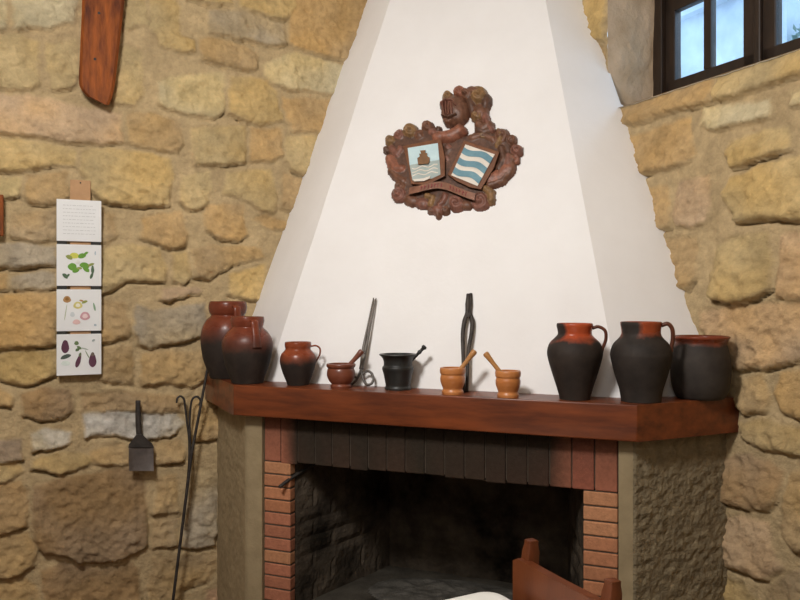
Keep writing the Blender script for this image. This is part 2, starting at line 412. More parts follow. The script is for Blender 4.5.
RIGHT_STONES = [
 ('o', 1.5, [(618,109),(660,96),(690,86),(716,79),(716,102),(690,109),(655,119),(618,128)]), ('y', 1.5, [(719,78),(760,62),(800,47),(850,29),(850,58),(800,77),(760,90),(719,102)]),
 ('o', 1.1, [(622,137),(694,116),(697,154),(691,162),(660,171),(640,176),(632,160)]), ('p', 1.2, [(704,107),(770,98),(772,117),(740,125),(712,131),(703,124)]),
 ('p', 1.1, [(789,92),(850,80),(850,100),(793,107)]), ('y', 1.3, [(733,141),(765,128),(791,128),(792,150),(765,159),(735,167),(729,155)]),
 ('y', 1.5, [(730,177),(760,166),(800,156),(850,148),(850,226),(800,222),(770,219),(755,221),(742,222),(729,209),(721,195)]),
 ('k', .9, [(680,181),(711,175),(713,200),(707,224),(680,227),(673,215)]), ('o', .7, [(646,187),(670,183),(674,227),(660,230)]),
 ('o', .9, [(660,239),(698,236),(699,279),(689,289),(680,288)]), ('y', 1.7, [(718,246),(735,236),(770,233),(776,260),(775,288),(760,296),(748,302),(732,303),(717,299),(712,275)]),
 ('k', 1, [(781,233),(850,230),(850,300),(780,297)]), ('k', .9, [(700,313),(760,301),(850,303),(850,352),(800,361),(765,369),(738,370),(716,345),(700,328)]),
 ('b', 1, [(738,379),(765,373),(775,395),(769,411),(748,413),(738,400)]), ('o', 1, [(781,372),(850,362),(850,427),(800,419),(786,411),(777,395)]),
 ('y', 1, [(738,421),(770,417),(795,425),(850,434),(850,455),(790,454),(768,449),(745,439)]), ('d', 1.2, [(716,459),(745,453),(770,459),(784,470),(779,495),(769,509),(745,507),(716,496)]),
 ('b', 1.1, [(789,471),(850,462),(850,545),(800,553),(786,530),(781,505)]), ('k', 1, [(714,515),(745,515),(771,521),(775,545),(789,569),(770,579),(745,571),(714,562)]),
 ('y', .9, [(714,576),(745,579),(760,600),(758,640),(714,640)]), ('b', 1, [(769,586),(800,571),(850,568),(850,640),(769,640)]),
 ('y', 1, [(560,-12),(606,-12),(608,40),(560,46)]), ('b', .9, [(560,52),(607,46),(609,118),(560,118)]),
]

def spacing(a, b, fine, f0, f1, coarse):
    xs = [a]
    while xs[-1] < b: xs.append(xs[-1] + (fine if f0 <= xs[-1] <= f1 else coarse))
    return np.array(xs)

def stone_wall(name, stones, to_pz, to_xyz, p_len, z_top, fine_p, seed, opening=None):
    P = spacing(0, p_len, .008, fine_p[0], fine_p[1], .04)
    Z = spacing(0, z_top, .008, .15, 3.08, .04)
    if opening is not None:
        q0, q1, z0, z1 = opening
        P = np.unique(np.concatenate([P[(abs(P - q0) > .003) & (abs(P - q1) > .003)], [q0, q1]]))
        Z = np.unique(np.concatenate([Z[(abs(Z - z0) > .003) & (abs(Z - z1) > .003)], [z0, z1]]))
    X, Y = np.meshgrid(P, Z)
    polys = []
    rects = []
    for c, h, poly in stones:
        pp = np.array([to_pz(px, py) for px, py in poly]); polys.append((c, h, pp))
    allp = np.concatenate([pp for _, _, pp in polys])
    r0, r1 = allp.min(0), allp.max(0)
    rnd = random.Random(seed)
    z = .02
    while z < z_top:                       # courses beyond the part the photo shows
        hh = rnd.uniform(.11, .22); p = rnd.uniform(-.2, 0)
        while p < p_len:
            w = rnd.uniform(.16, .42); g = .012
            a = [(p + g, z + g), (p + w * .5, z + g * rnd.uniform(.5, 2)), (p + w - g, z + g), (p + w - g * rnd.uniform(.5, 2), z + hh * .5), (p + w - g, z + hh - g), (p + w * .5, z + hh - g * rnd.uniform(.5, 2)), (p + g, z + hh - g)]
            if p + w < r0[0] + .02 or p > r1[0] - .02 or z + hh < r0[1] + .02 or z > r1[1] - .02:
                polys.append((rnd.choice('yyopbgkb'), rnd.uniform(.7, 1.3), np.array(a)))
            p += w
        z += hh
    wx = X + .018 * fbm(X * 14, Y * 14, seed, 4) + .009 * vnoise(X * 40, Y * 40, seed + 3)
    wy = Y + .013 * fbm(X * 14, Y * 14, seed + 50, 4) + .007 * vnoise(X * 40, Y * 40, seed + 7)
    H = .006 + .012 * fbm(X * 9, Y * 9, seed + 9, 5) + .004 * vnoise(X * 60, Y * 60, seed + 11)
    C = np.tile(MORTAR, (*X.shape, 1)) * (1 + .22 * fbm(X * 7, Y * 7, seed + 13, 4))[..., None]
    best = np.full(X.shape, -1.0)
    gap = np.zeros(X.shape)
    rough1 = .55 * fbm(X * 14, Y * 14, seed + 21, 5) + .55 * (.35 - np.abs(fbm(X * 17, Y * 21, seed + 25, 4))) - .1; rough2 = fbm(X * 45, Y * 45, seed + 31, 3)
    rough3 = fbm(X * 110, Y * 110, seed + 35, 2)
    pit = fbm(X * 28, Y * 34, seed + 81, 3)
    tint = fbm(X * 6, Y * 6, seed + 41, 4)
    for k, (c, h, pp) in enumerate(polys):
        lo, hi = pp.min(0) - .05, pp.max(0) + .05
        i0, i1 = np.searchsorted(Z, [lo[1], hi[1]]); j0, j1 = np.searchsorted(P, [lo[0], hi[0]])
        if i1 <= i0 or j1 <= j0: continue
        s = (slice(i0, i1), slice(j0, j1))
        d = poly_sdf(wx[s], wy[s], pp) + .006
        dn = poly_sdf(wx[s], wy[s] + .014, pp)              # just under the stone
        g = np.clip(dn / .008 + .6, 0, 1) * np.clip(-d / .004 + .5, 0, 1)
        gap[s] = np.maximum(gap[s], g)
        up = d > best[s]
        cen = pp.mean(0); tx, tz = (random.random() - .5) * .07, .03 + (random.random() - .5) * .08
        hz = max((pp[:, 1].max() - pp[:, 1].min()) / 2, .02)
        w = np.clip(.5 + .9 * (cen[1] - Y[s]) / hz, 0, 1)            # undercut below, weathered and flush above
        e = np.clip(d, 0, None)
        prof = 1 - np.exp(-e / (.026 * (1 - w) + .006 * w))
        hh = h * prof * (.014 + .014 * w) + prof * (tx * (X[s] - cen[0]) + tz * (cen[1] - Y[s]) + .024 * rough1[s] + .014 * rough2[s] + .006 * rough3[s] - .016 * np.clip(pit[s] - .28, 0, 1))
        ins = (d > 0) & up
        H[s] = np.where(ins, H[s] * np.exp(-e / .006) + hh, H[s])
        base = PAL[c] * (1 + (random.random() - .5) * .10)
        t_ = tint[s][..., None]; r_ = rough1[s][..., None]
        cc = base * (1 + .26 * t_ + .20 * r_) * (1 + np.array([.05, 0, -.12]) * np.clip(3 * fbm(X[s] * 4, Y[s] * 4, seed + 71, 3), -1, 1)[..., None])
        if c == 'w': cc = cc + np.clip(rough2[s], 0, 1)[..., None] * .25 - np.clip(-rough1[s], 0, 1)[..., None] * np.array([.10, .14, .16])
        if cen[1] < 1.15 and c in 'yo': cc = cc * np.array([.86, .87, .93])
        a = np.clip(d / .016, 0, 1)[..., None] ** 1.2
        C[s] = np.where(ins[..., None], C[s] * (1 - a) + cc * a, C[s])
        best[s] = np.where(up, d, best[s])
    gm = np.clip(.60 + 2.0 * fbm(X * 5, Y * 5, seed + 61, 2), 0, 1.2)
    H = np.where(best > 0.002, H, H - .022 * gap * gm)
    C = np.clip(C, .02, .9)
    xyz = np.empty((*X.shape, 3)); o = to_xyz(0, 0); e1 = to_xyz(1, 0) - o; nn = to_xyz(0, 0, 1) - o
    for a in range(3): xyz[..., a] = o[a] + X * e1[a] + H * nn[a]
    xyz[..., 2] = Y
    keep = np.ones((len(Z) - 1, len(P) - 1), bool)
    if opening is not None:
        pc = (P[1:] + P[:-1]) / 2; zc = (Z[1:] + Z[:-1]) / 2
        keep &= ~(((pc > q0) & (pc < q1))[None, :] & ((zc > z0) & (zc < z1))[:, None])
    ob = grid_mesh(name, xyz, keep, M_STONE, None, C)
    return tag(ob, kind='structure')

ROOM_L, ROOM_R, CEIL = 4.2, 5.2, 3.35
# window opening in the right wall
WQ0 = right_pz(609.5, 50)[0]; WQ1 = WQ0 + 1.35
WZ0 = right_pz(700, 80, .03)[1]
WDEPTH = None
# window plane: through px 659 starting from the reveal's edge
_k = V2((659 - 400) / F, 1); _o = CORNER - AX * WQ0
_d, _dep = np.linalg.solve(np.array([_k, -BX]).T, _o)
WDEPTH = float(_dep)
def win_pz(px, py): return hit_wall(px, py, CORNER, AX, NR, -WDEPTH)
WZ1 = win_pz(665, -40)[1]
lw = stone_wall('wall_left', LEFT_STONES, left_pz, left_xyz, ROOM_L, CEIL, (left_pz(395, 0)[0], left_pz(-40, 0)[0]), 11)
rw = stone_wall('wall_right', RIGHT_STONES, right_pz, right_xyz, ROOM_R, CEIL, (right_pz(575, 0)[0], right_pz(840, 0)[0]), 23, (WQ0, WQ1, WZ0, WZ1))
print('corner', CORNER, 'win', WQ0, WZ0, WZ1, WDEPTH, [win_pz(x, y) for x, y in ((659, 97), (800, 45))])

# floor, ceiling and the two walls behind the camera
cA = CORNER; cB = CORNER - BX * ROOM_L; cC = cB - AX * ROOM_R; cD = CORNER - AX * ROOM_R
bm = bmesh.new(); add_prism(bm, [cA + (BX + AX) * .5, cB + (-BX + AX) * .3, cC - (BX + AX) * .3, cD + (BX - AX) * .3], -.06, 0)
tag(obj('floor', bm, M_FLOOR), kind='structure')
bm = bmesh.new(); add_prism(bm, [cA + (BX + AX) * .4, cB + (-BX + AX) * .3, cC - (BX + AX) * .3, cD + (BX - AX) * .3], CEIL - .03, CEIL + .1)
tag(obj('ceiling', bm, M_CEIL), kind='structure')
bm = bmesh.new(); add_prism(bm, [cB, cC, cC - BX * .2, cB - BX * .2], 0, CEIL)
tag(obj('wall_rear', bm, M_CEIL), kind='structure')
bm = bmesh.new(); add_prism(bm, [cC, cD, cD - AX * .2, cC - AX * .2], 0, CEIL)
tag(obj('wall_front', bm, M_CEIL), kind='structure')

# reveal of the window: rough grey render, four sides of the opening, going outwards
def reveal():
    bm = bmesh.new()
    dep = WDEPTH + .14
    def sheet(f, na, nb, amp, seed):
        a = np.linspace(0, 1, na); b = np.linspace(0, 1, nb); A, B = np.meshgrid(a, b)
        nz = fbm(A * 4 + seed, B * 5, seed, 4) * amp * .6
        vv = [[bm.verts.new(f(A[i, j], B[i, j], nz[i, j] * min(1, 6 * A[i, j] + .1))) for j in range(na)] for i in range(nb)]
        for i in range(nb - 1):
            for j in range(na - 1): bm.faces.new((vv[i][j], vv[i][j + 1], vv[i + 1][j + 1], vv[i + 1][j]))
    zs = WZ0 + .0
    sheet(lambda a, b, n: right_xyz(WQ0 + n, WZ0 - .02 + b * (WZ1 - WZ0 + .04), .010 - a * dep), 40, 60, .022, 3)
    sheet(lambda a, b, n: right_xyz(WQ1 + n, WZ0 - .02 + b * (WZ1 - WZ0 + .04), .02 - a * dep), 20, 30, .02, 4)
    sheet(lambda a, b, n: right_xyz(WQ0 + b * (WQ1 - WQ0), WZ0 + n * .4 + a * .045, .02 - a * dep), 20, 60, .015, 5)
    sheet(lambda a, b, n: right_xyz(WQ0 + b * (WQ1 - WQ0), WZ1 + n, .02 - a * dep), 20, 60, .015, 6)
    M = mat_noise('grey_reveal_render', (.45, .33, .21), (.62, .48, .34), 7, .95, spec=.1, bump=.7, bscale=28, dist=.012)
    o = obj('trim_1', bm, M, smooth=True); tag(o, kind='structure')
reveal()

# ------------------------------------------------------------------ the window (dark wooden casements)
def window():
    root = bpy.data.objects.new('window_1', None); link(root); tag(root, kind='structure')
    root.location = right_xyz(WQ0, WZ0, -WDEPTH)
    zb = win_pz(659, 97)[1] - .035
    ztop = win_pz(676, 11)[1]          # bottom of the top rails
    zg = win_pz(676, 80)[1]            # top of the bottom rails
    q = lambda px: win_pz(px, 60)[0]
    qa, g1, m0, m1, g2, s2, g3 = q(658), q(676), q(704.5), q(712), q(744.5), q(761), q(777)
    sash = g3 - s2
    qb = s2 + (s2 - qa)
    def bar(bm, q0, q1, z0, z1, h0, h1, bev=.004):
        c = right_xyz((q0 + q1) / 2, (z0 + z1) / 2, -WDEPTH + (h0 + h1) / 2)
        R = Matrix(((AX[0], NR[0], 0), (AX[1], NR[1], 0), (0, 0, 1)))
        add_box(bm, (abs(q1 - q0), abs(h1 - h0), abs(z1 - z0)), c, R, bev)
    # fixed frame
    bm = bmesh.new(); w = (g1 - qa) * .5
    zt2 = ztop + .12
    bar(bm, qa - .02, qa + w, zb, zt2, -.05, .03); bar(bm, qb - w, qb + .02, zb, zt2, -.05, .03)
    bar(bm, qa - .02, qb + .02, zb - .03, zb + (zg - zb) * .45, -.05, .03); bar(bm, qa - .02, qb + .02, zt2 - .05, zt2 + .02, -.05, .03)
    f = obj('frame', bm, M_FRAME, root, world_coords=True)
    for a, b, hinge in ((qa + w, s2, 1), (s2, qb - w, 0)):
        bm = bmesh.new()
        st = (g1 - qa - w) if hinge else sash
        en = sash if hinge else (g1 - qa - w)
        en = (s2 - g2) if hinge else en
        bar(bm, a, a + st, zb + .02, zt2 - .04, -.03, .008); bar(bm, b - en, b, zb + .02, zt2 - .04, -.03, .008)
        bar(bm, a, b, zb + .02, zg, -.03, .008); bar(bm, a, b, ztop, zt2 - .04, -.03, .008)
        i0, i1 = a + st, b - en
        mid = (m0 + m1) / 2 if hinge else (i0 + i1) / 2 + .0
        mw = (m1 - m0) / 2
        bar(bm, mid - mw, mid + mw, zg, ztop, -.025, .006, .003)
        c = obj('casement', bm, M_FRAME, root, world_coords=True)
        bm = bmesh.new(); bar(bm, i0, i1, zg, ztop, -.006, -.002, 0)
        obj('glass', bm, M_GLASS, c, world_coords=False)
        g = c.children[0]; g.data.transform(Matrix.Translation(-Vector(root.location)))
    bm = bmesh.new(); bar(bm, s2 - .016, s2 + .016, zb + .03, zt2 - .04, .004, .024, .006)
    obj('cover_strip', bm, M_FRAME, root, world_coords=True)
window()
_wc = right_xyz((WQ0 + WQ1) / 2 - .15, WZ1 + .35, -WDEPTH - .75)
area_lamp('window_daylight', tuple(_wc), tuple(right_xyz(WQ0 + .2, WZ0 + .25, 0)), .8, WINDOW_DAYLIGHT, (.62, .80, 1.0))

# outside: a pale wall across the lane with a string course, and a bush past its end
def outside():
    out = WDEPTH + 1.9
    k = hit_wall(787, 20, CORNER, AX, NR, -out)
    root = thing('neighbouring_building', 'pale wall of a building seen through the dark-framed window', 'building', tuple(right_xyz(k[0], 0, -out)))
    bm = bmesh.new()
    a = CORNER - AX * k[0] - NR * out; b = CORNER + AX * 3.0 - NR * out
    add_prism(bm, [a, b, b - NR * .5, a - NR * .5], 0, 4.2)
    obj('wall', bm, M_EXT, root, world_coords=True)
    z = hit_wall(712, 8, CORNER, AX, NR, -out)[1]
    bm = bmesh.new(); add_prism(bm, [a + NR * .07, b + NR * .07, b, a], z, z + .05)
    obj('string_course', bm, M_EXT, root, world_coords=True)
    rnd = random.Random(5); bm = bmesh.new()
    c = hit_wall(812, 36, CORNER, AX, NR, -out - .1)
    cx = right_xyz(c[0] + .15, 0, -out - .1)
    add_tube(bm, [cx + Vector((0, 0, 0)), cx + Vector((.02, .02, 1.0)), cx + Vector((0, 0, c[1]))], [.03, .02, .008], 8)
    for i in range(900):
        v = Vector((rnd.gauss(0, 1), rnd.gauss(0, 1), rnd.gauss(0, 1))).normalized() * rnd.random() ** .4
        p = cx + Vector((v.x * .34, v.y * .34, c[1] - .25 + v.z * .36))
        n = Vector((rnd.gauss(0, 1), rnd.gauss(0, 1), rnd.gauss(0, 1))).normalized(); t = n.orthogonal().normalized(); s = n.cross(t)
        L = rnd.uniform(.03, .05)
        bm.faces.new([bm.verts.new(p + t * L), bm.verts.new(p + s * L * .4 + n * .004), bm.verts.new(p - t * L), bm.verts.new(p - s * L * .4 + n * .004)])
    o = obj('shrub', bm, M_LEAF)
    tag(o, 'leafy shrub outside, in the right-hand window pane', 'shrub')
outside()

# ================================================================== THE FIREPLACE
fire = thing('fireplace', 'white plastered corner fireplace with tapering hood and brick-lined opening', 'fireplace', (*fr(WIDTH / 2, .3), 0))
HOOD_I, HOOD_K = .176, .35
def hood():
    top = CEIL
    # left wall edge and right wall edge as straight lines on the walls
    def wall_line(hit, a, b, z):
        p0, p1 = Vector(hit(*a, .008)), Vector(hit(*b, .008)); t = (z - p0.z) / (p1.z - p0.z); return p0 + (p1 - p0) * t
    def crease(a, b, z):
        p0, p1 = fr_hit(*a, HOOD_I, HOOD_K), fr_hit(*b, HOOD_I, HOOD_K); t = (z - p0.z) / (p1.z - p0.z); return p0 + (p1 - p0) * t
    def ring(z):
        L = wall_line(left_hit, (253, 315), (367, 0), z); R = wall_line(right_hit, (692, 318), (583, 0), z)
        l = crease((268, 378), (390, 0), z); r = crease((621, 398), (545.5, 0), z)
        inL = L + Vector((*(-NL * .06), 0)); inR = R + Vector((*(-NR * (.10 if z < WZ0 - .01 else .012)), 0))
        return [inL, L, l, r, R, inR]
    zs = np.linspace(ZT, top, 40)
    bm = bmesh.new(); rings = []
    for z in zs:
        base = ring(z); pts = []
        n = len(base)
        for i in range(n - 1):
            m = 14 if i == 2 else 4
            for k in range(m): pts.append(base[i].lerp(base[i + 1], k / m))
        pts.append(base[-1]); rings.append([bm.verts.new(p) for p in pts])
    for A, B in zip(rings, rings[1:]):
        for i in range(len(A) - 1): bm.faces.new((A[i], A[i + 1], B[i + 1], B[i]))
    # hand-trowelled unevenness
    for v in bm.verts:
        n1 = fbm(np.array([v.co.x * 3.1 + v.co.y]), np.array([v.co.z * 2.7]), 77, 3)[0]
        v.co += Vector((*(-N), 0)) * (.008 * n1)
    return obj('hood', bm, M_PLASTER, fire, angle=18, world_coords=True)
hood()

PI_ = .06                                        # piers stand this far behind the mantel front
pl = fr(.024, PI_); pr = fr(WIDTH - .019, PI_)
def to_wall(p, d, W0, Nn):                       # from plan point p along d to the wall plane
    t = ((W0 - p) @ Nn) / (d @ Nn); return p + d * t
tL0 = fr_px(262, PI_)[0]; tL1 = fr_px(290, PI_ + .008)[0]
tR0 = fr_px(583, PI_ + .008)[0]; tR1 = fr_px(618.5, PI_)[0]
lw_pt = to_wall(pl, AX, WL0, NL); rw_pt = to_wall(pr, BX, WR0, NR)

def rough_pier(name, corner, inner, wallpt, sidedir, seed, amp=1.0, mat=None):
    """front strip (smooth) and flank (pebbly), real relief on the flank"""
    bm = bmesh.new()
    back = inner + N * .28
    wp = wallpt + (wallpt - corner) / np.linalg.norm(wallpt - corner) * .06
    add_prism(bm, [corner, inner, back, wp], 0, ZB)
    o = obj(name, bm, M_PIERSMOOTH, fire, world_coords=True)
    L = float(np.linalg.norm(wp - corner)); d = (wp - corner) / L
    nrm = V2(d[1], -d[0])
    if nrm @ (inner - corner) > 0: nrm = -nrm
    a = np.arange(0.0, L, .006); z = np.arange(0, ZB, .006); A, B = np.meshgrid(a, z)
    h = .006 + amp * (.0075 * fbm(A * 34, B * 46, seed, 4) + .005 * vnoise(A * 95, B * 110, seed + 5)) * np.clip(A / .02, 0, 1)
    h = np.where(A < .004, 0.001, h)
    xyz = np.stack([corner[0] + A * d[0] + h * nrm[0], corner[1] + A * d[1] + h * nrm[1], B], -1)
    xyz -= np.array(fire.location)
    s = grid_mesh('rough_cast_side', xyz, np.ones((len(z) - 1, len(a) - 1), bool), mat or M_PIER, o)
    return o
rough_pier('pier', pl, fr(tL0, PI_), lw_pt, AX, 5, .4, M_PIERSMOOTH)
rough_pier('pier', pr, fr(tR1, PI_), rw_pt, BX, 9, .75)

# brickwork: each jamb a stack of flat bricks, the lintel a row of soldiers
LZ = EYE - .642                                  # underside of the lintel
def colour_attr(me, cols):
    a = me.color_attributes.new('col', 'FLOAT_COLOR', 'POINT')
    c = np.ones((len(me.vertices), 4), np.float32); c[:, :3] = cols; a.data.foreach_set('color', c.ravel())
RFR = Matrix(((U[0], N[0], 0), (U[1], N[1], 0), (0, 0, 1)))
def bricks(name, specs, backing, seed, soot=None):
    """specs: (t, i, z, size_t, size_i, size_z, colour)"""
    bm = bmesh.new(); lay = bm.verts.layers.float_vector.new('tmp')
    rnd = random.Random(seed)
    for (t, i, z, a, b, c, colr) in specs:
        p = fr(t, i); vv = add_box(bm, (a, b, c), (p[0], p[1], z), RFR, .004, 2)
        for v in vv: v[lay] = Vector(colr)
    for (t, i, z, a, b, c) in backing:
        p = fr(t, i); vv = add_box(bm, (a, b, c), (p[0], p[1], z), RFR)
        for v in vv: v[lay] = Vector((.10, .075, .055))
    bm.verts.ensure_lookup_table()
    cols = np.array([v[lay][:] for v in bm.verts])
    if soot is not None:
        co = np.array([v.co[:] for v in bm.verts]); t = (co[:, :2] - FL) @ U
        k = soot(t, co[:, 2])[:, None]; cols = cols * (1 - k) + np.array([.022, .021, .015]) * k
    n = len(bm.verts)
    bm.verts.layers.float_vector.remove(lay)
    o = obj(name, bm, M_BRICK, fire, world_coords=True)
    colour_attr(o.data, cols[:len(o.data.vertices)])
    return o
rb = random.Random(3)
BR = [(.47, .20, .10), (.51, .245, .125), (.41, .165, .095), (.49, .215, .11), (.54, .28, .145), (.39, .155, .09)]
def jamb(t0, t1, seed):
    sp = []; pitch = .0505; z = LZ - .002
    rb = random.Random(seed)
    while z > .02:
        c = rb.choice(BR); f = rb.uniform(.85, 1.1)
        sp.append(((t0 + t1) / 2, PI_ + .010 + .02 + rb.uniform(-.001, .001), z - pitch / 2 + .002, t1 - t0 - .001, .04, pitch - .0052, tuple(x * f for x in c)))
        z -= pitch
    bricks('brick_jamb', sp, [((t0 + t1) / 2, PI_ + .013 + .02, LZ / 2, t1 - t0 - .004, .038, LZ)], seed)
jamb(tL0 + .003, tL1, 4); jamb(tR0, tR1 - .003, 8)
def lintel():
    t0, t1 = tL0 + .003, tR1 - .003; n = 18; w = (t1 - t0) / n; sp = []; hh = ZB - LZ
    rb = random.Random(12)
    for k in range(n):
        c = (.36, .135, .08) if rb.random() < .5 else (.31, .105, .065)
        dz = rb.uniform(-.004, .004)
        sp.append((t0 + (k + .5) * w, PI_ + .010 + .06 + rb.uniform(-.001, .001), LZ + hh / 2 + dz - .002, w - .0035, .12, hh - .004, c))
    def soot(t, z):  # soot stain plus painted mantel shade
        s = (t - t0) / (t1 - t0)
        nz = fbm(t * 9, z * 9, 41, 4)
        k = np.clip((s - .062) / .03 + nz * .4, 0, 1) * np.clip((.885 - s) / .05 + nz * .6, 0, 1)
        top = np.clip((z - (ZB - .045)) / .04, 0, 1) * .55  # shade of the mantel painted as a dark band on the upper bricks
        k2 = np.where(z < LZ + .03, .93, .985) + .08 * nz
        return np.clip(np.maximum(k * k2, top), 0, .97)
    # finer vertices so that the stain has a shape
    bm0 = bricks('brick_lintel', sp, [((t0 + t1) / 2, PI_ + .014 + .06, LZ + hh / 2 + .003, t1 - t0, .116, hh - .012)], 5, soot)
lintel()

def firebox():
    i0, i1 = PI_ + .095, PI_ + .62
    a, b = tL1 + .002, tR0 - .002
    fz = .335
    A = fr(a, i0 - .05); B = fr(b, i0 - .05); C_ = fr(b - .16, i1); D_ = fr(a + .16, i1)
    bm = bmesh.new()
    def sheet(p, q, z0, z1, seed, amp=.012):
        na, nb = 40, 30
        d = (q - p); L = np.linalg.norm(d); nn = V2(-d[1], d[0]) / L
        if nn @ (fr((a + b) / 2, i0 + .2) - p) < 0: nn = -nn
        vv = []
        for j in range(nb + 1):
            row = []
            for k in range(na + 1):
                z = z0 + (z1 - z0) * j / nb; s = k / na
                # brick courses: recessed joints
                cz = (z / .065) % 1; off = .5 * (int(z / .065) % 2); cx = (s * L / .2 + off) % 1
                jn = 0 if (cz < .12 or cx < .05) else .006
                h = jn + amp * fbm(np.array([s * L * 8]), np.array([z * 8]), seed, 3)[0]
                x = p + d * s + nn * h * min(1, 6 * s, 6 * (1 - s) + .01); row.append(bm.verts.new((x[0], x[1], z)))
            vv.append(row)
        for j in range(nb):
            for k in range(na): bm.faces.new((vv[j][k], vv[j][k + 1], vv[j + 1][k + 1], vv[j + 1][k]))
    sheet(A, D_, fz - .02, 1.0, 1); sheet(D_, C_, fz - .02, 1.0, 2, .02); sheet(C_, B, fz - .02, 1.0, 3)
    vs_ = [bm.verts.new((*p, 1.0)) for p in (A, B, C_, D_)]; bm.faces.new(vs_)
    obj('firebox', bm, M_SOOT, fire, world_coords=True)
    bm = bmesh.new(); add_prism(bm, [fr(a, PI_ - .0), fr(b, PI_ - .0), C_, D_], 0, fz)
    obj('hearth', bm, M_HEARTH, fire, world_coords=True)
    # ash heap
    c = fr((a + b) / 2 + .02, i0 + .25)
    n = 60; rr = np.linspace(-1, 1, n); X, Y = np.meshgrid(rr, rr); R = np.sqrt(X ** 2 + Y ** 2)
    H = np.clip(1 - R, 0, 1) ** .7 * .045 * (1 + .9 * fbm(X * 4, Y * 4, 3, 4)) + .0015
    P = c[None, None, :] + X[..., None] * U * .40 + Y[..., None] * N * .21
    xyz = np.concatenate([P, (fz + H)[..., None]], -1)
    keep = (R[:-1, :-1] < 1) & (R[1:, 1:] < 1)
    o = grid_mesh('ash', xyz, keep, M_ASH)
    tag(o, 'grey wood ash lying on the hearth inside the fireplace', 'ash', kind='stuff')
firebox()

# damper lever sticking out past the left jamb
bm = bmesh.new()
add_tube(bm, [fr_hit(279.5, 487, PI_ - .03), fr_hit(293, 477, PI_ + .03), fr_hit(318, 462, PI_ + .16)], [.0075, .007, .007], 10)
bm2 = bmesh.new()
lever = obj('damper_lever', bm, M_IRON, fire, smooth=True, world_coords=True)
bm2.free()

# ------------------------------------------------------------------ the mantel shelf
root = thing('mantel_shelf', 'varnished red-brown wooden mantel shelf wrapping round the corner fireplace', 'shelf', (*fr(WIDTH / 2, .1), ZB), math.atan2(U[1], U[0]))
def mantel():
    wl = to_wall(FL, AX, WL0, NL); wr = to_wall(FR, BX, WR0, NR)
    bm = bmesh.new(); add_prism(bm, [FL, FR, wr + BX * .01, CORNER, wl + AX * .01], ZB, ZT)
    es = [e for e in bm.edges if all(abs((v.co.xy - Vector(FL)).dot(Vector(N))) < 1e-4 for v in e.verts)]
    bmesh.ops.bevel(bm, geom=es, offset=.005, segments=3, affect='EDGES', profile=.5)
    obj('board', bm, M_MANTEL, root, angle=30, world_coords=True)
    # local axes follow the shelf so the grain runs along it
mantel()

# ================================================================== ON THE MANTEL
def facing(p): return math.atan2(-p[0], p[1])          # rotation that turns local +x to the picture's right as seen by the camera
def pot(name, label, cat, px, inset_or_xy, prof_px, handle_px=None, mat=None, group=None, wall=.006, handle_side=0.0, hw=.0075, depth=None, hflat=1.5, hmat=None):
    """prof_px: (half-width, height) outer outline in photo pixels; handle_px: (x from axis, height)"""
    if depth is None:
        t, d = fr_px(px, inset_or_xy); xy = fr(t, inset_or_xy)
    else:
        d = depth; xy = V2((px - 400) / F * d, d)
    s = d / F
    root = thing(name, label, cat, (xy[0], xy[1], ZT), facing(xy), group)
    pr_ = smooth_prof([(r * s, z * s) for r, z in prof_px], 5)
    top = pr_[-1]
    inner = [(max(r - wall, .004), max(z, wall * 1.4)) for r, z in reversed(pr_[1:-1])]
    full = [(0, 0)] + pr_ + [(top[0] - wall * .4, top[1] + wall * .25), (top[0] - wall, top[1] - wall * .2)] + inner + [(0, wall * 1.4)]
    bm = bmesh.new(); add_lathe(bm, full)
    obj('body', bm, mat, root, smooth=True)
    if handle_px:
        bm = bmesh.new()
        c, sn = math.cos(handle_side), math.sin(handle_side)
        pts = [(x * s * c, x * s * sn, z * s) for x, z in handle_px]
        up = (-sn, c, 0)
        add_tube(bm, pts, [hw * 1.05] + [hw] * (len(pts) - 2) + [hw * 1.25], 12, 1.0 / hflat * 1.0, up=up)
        obj('handle', bm, hmat or mat, root, smooth=True)
    return root, s

M_HANDLE = mat_noise('brown_glazed_handle', (.045, .016, .009), (.13, .036, .016), 22, .35, bump=.1)
GJ = 'two-tone glazed clay jars on the mantel'
m = mat_pot('glaze_jar_rear', .188, .035, red=((.11, .026, .014), (.20, .048, .022)))
pot('clay_jar', 'round clay jar with red glazed rim, rearmost at the left mantel end, half hidden', 'jar', 227.8, 0,
    [(17, 0), (19, 5), (24, 19), (26.5, 36), (25.5, 48.5), (21.5, 57.5), (16.8, 62), (18.0, 65), (18.9, 69.5), (18.4, 74.5), (17.4, 76.3)],
    [(17, 72), (22, 70), (23.5, 61), (25, 50), (25, 42)], m, GJ, depth=3.38, handle_side=-1.15, hw=.017, hflat=2.4)
m = mat_pot('glaze_jar_near', .160, .04, red=((.11, .026, .014), (.20, .048, .022)))
pot('clay_jar', 'red-shouldered clay jar with its strap handle turned forward, before the rear jar on the left', 'jar', 247.5, 0,
    [(15.5, 0), (17, 5), (22, 19), (25, 34), (24.6, 43), (20, 51), (15.5, 55.5), (15.8, 58), (16.6, 62), (16.2, 66)],
    [(15.5, 63), (19.5, 61), (21, 55), (23.5, 46), (24.5, 36)], m, GJ, depth=3.17, handle_side=-1.2, hw=.0165, hflat=2.4)
m = mat_pot('glaze_small_pot', .104, .022, red=((.17, .035, .014), (.28, .065, .024)))
pot('clay_pot', 'small clay pot with an orange glazed shoulder and loop handle, left of the mortars', 'pot', 298, .105,
    [(10.5, 0), (11.5, 3), (15.5, 13), (18, 23), (17, 30), (13.8, 34), (12.6, 36), (13.2, 39.5), (13, 42.6)],
    [(12.8, 38.5), (18, 39), (21.8, 36), (21.6, 30), (18.5, 24.5), (16.8, 22)], m, hw=.0052)
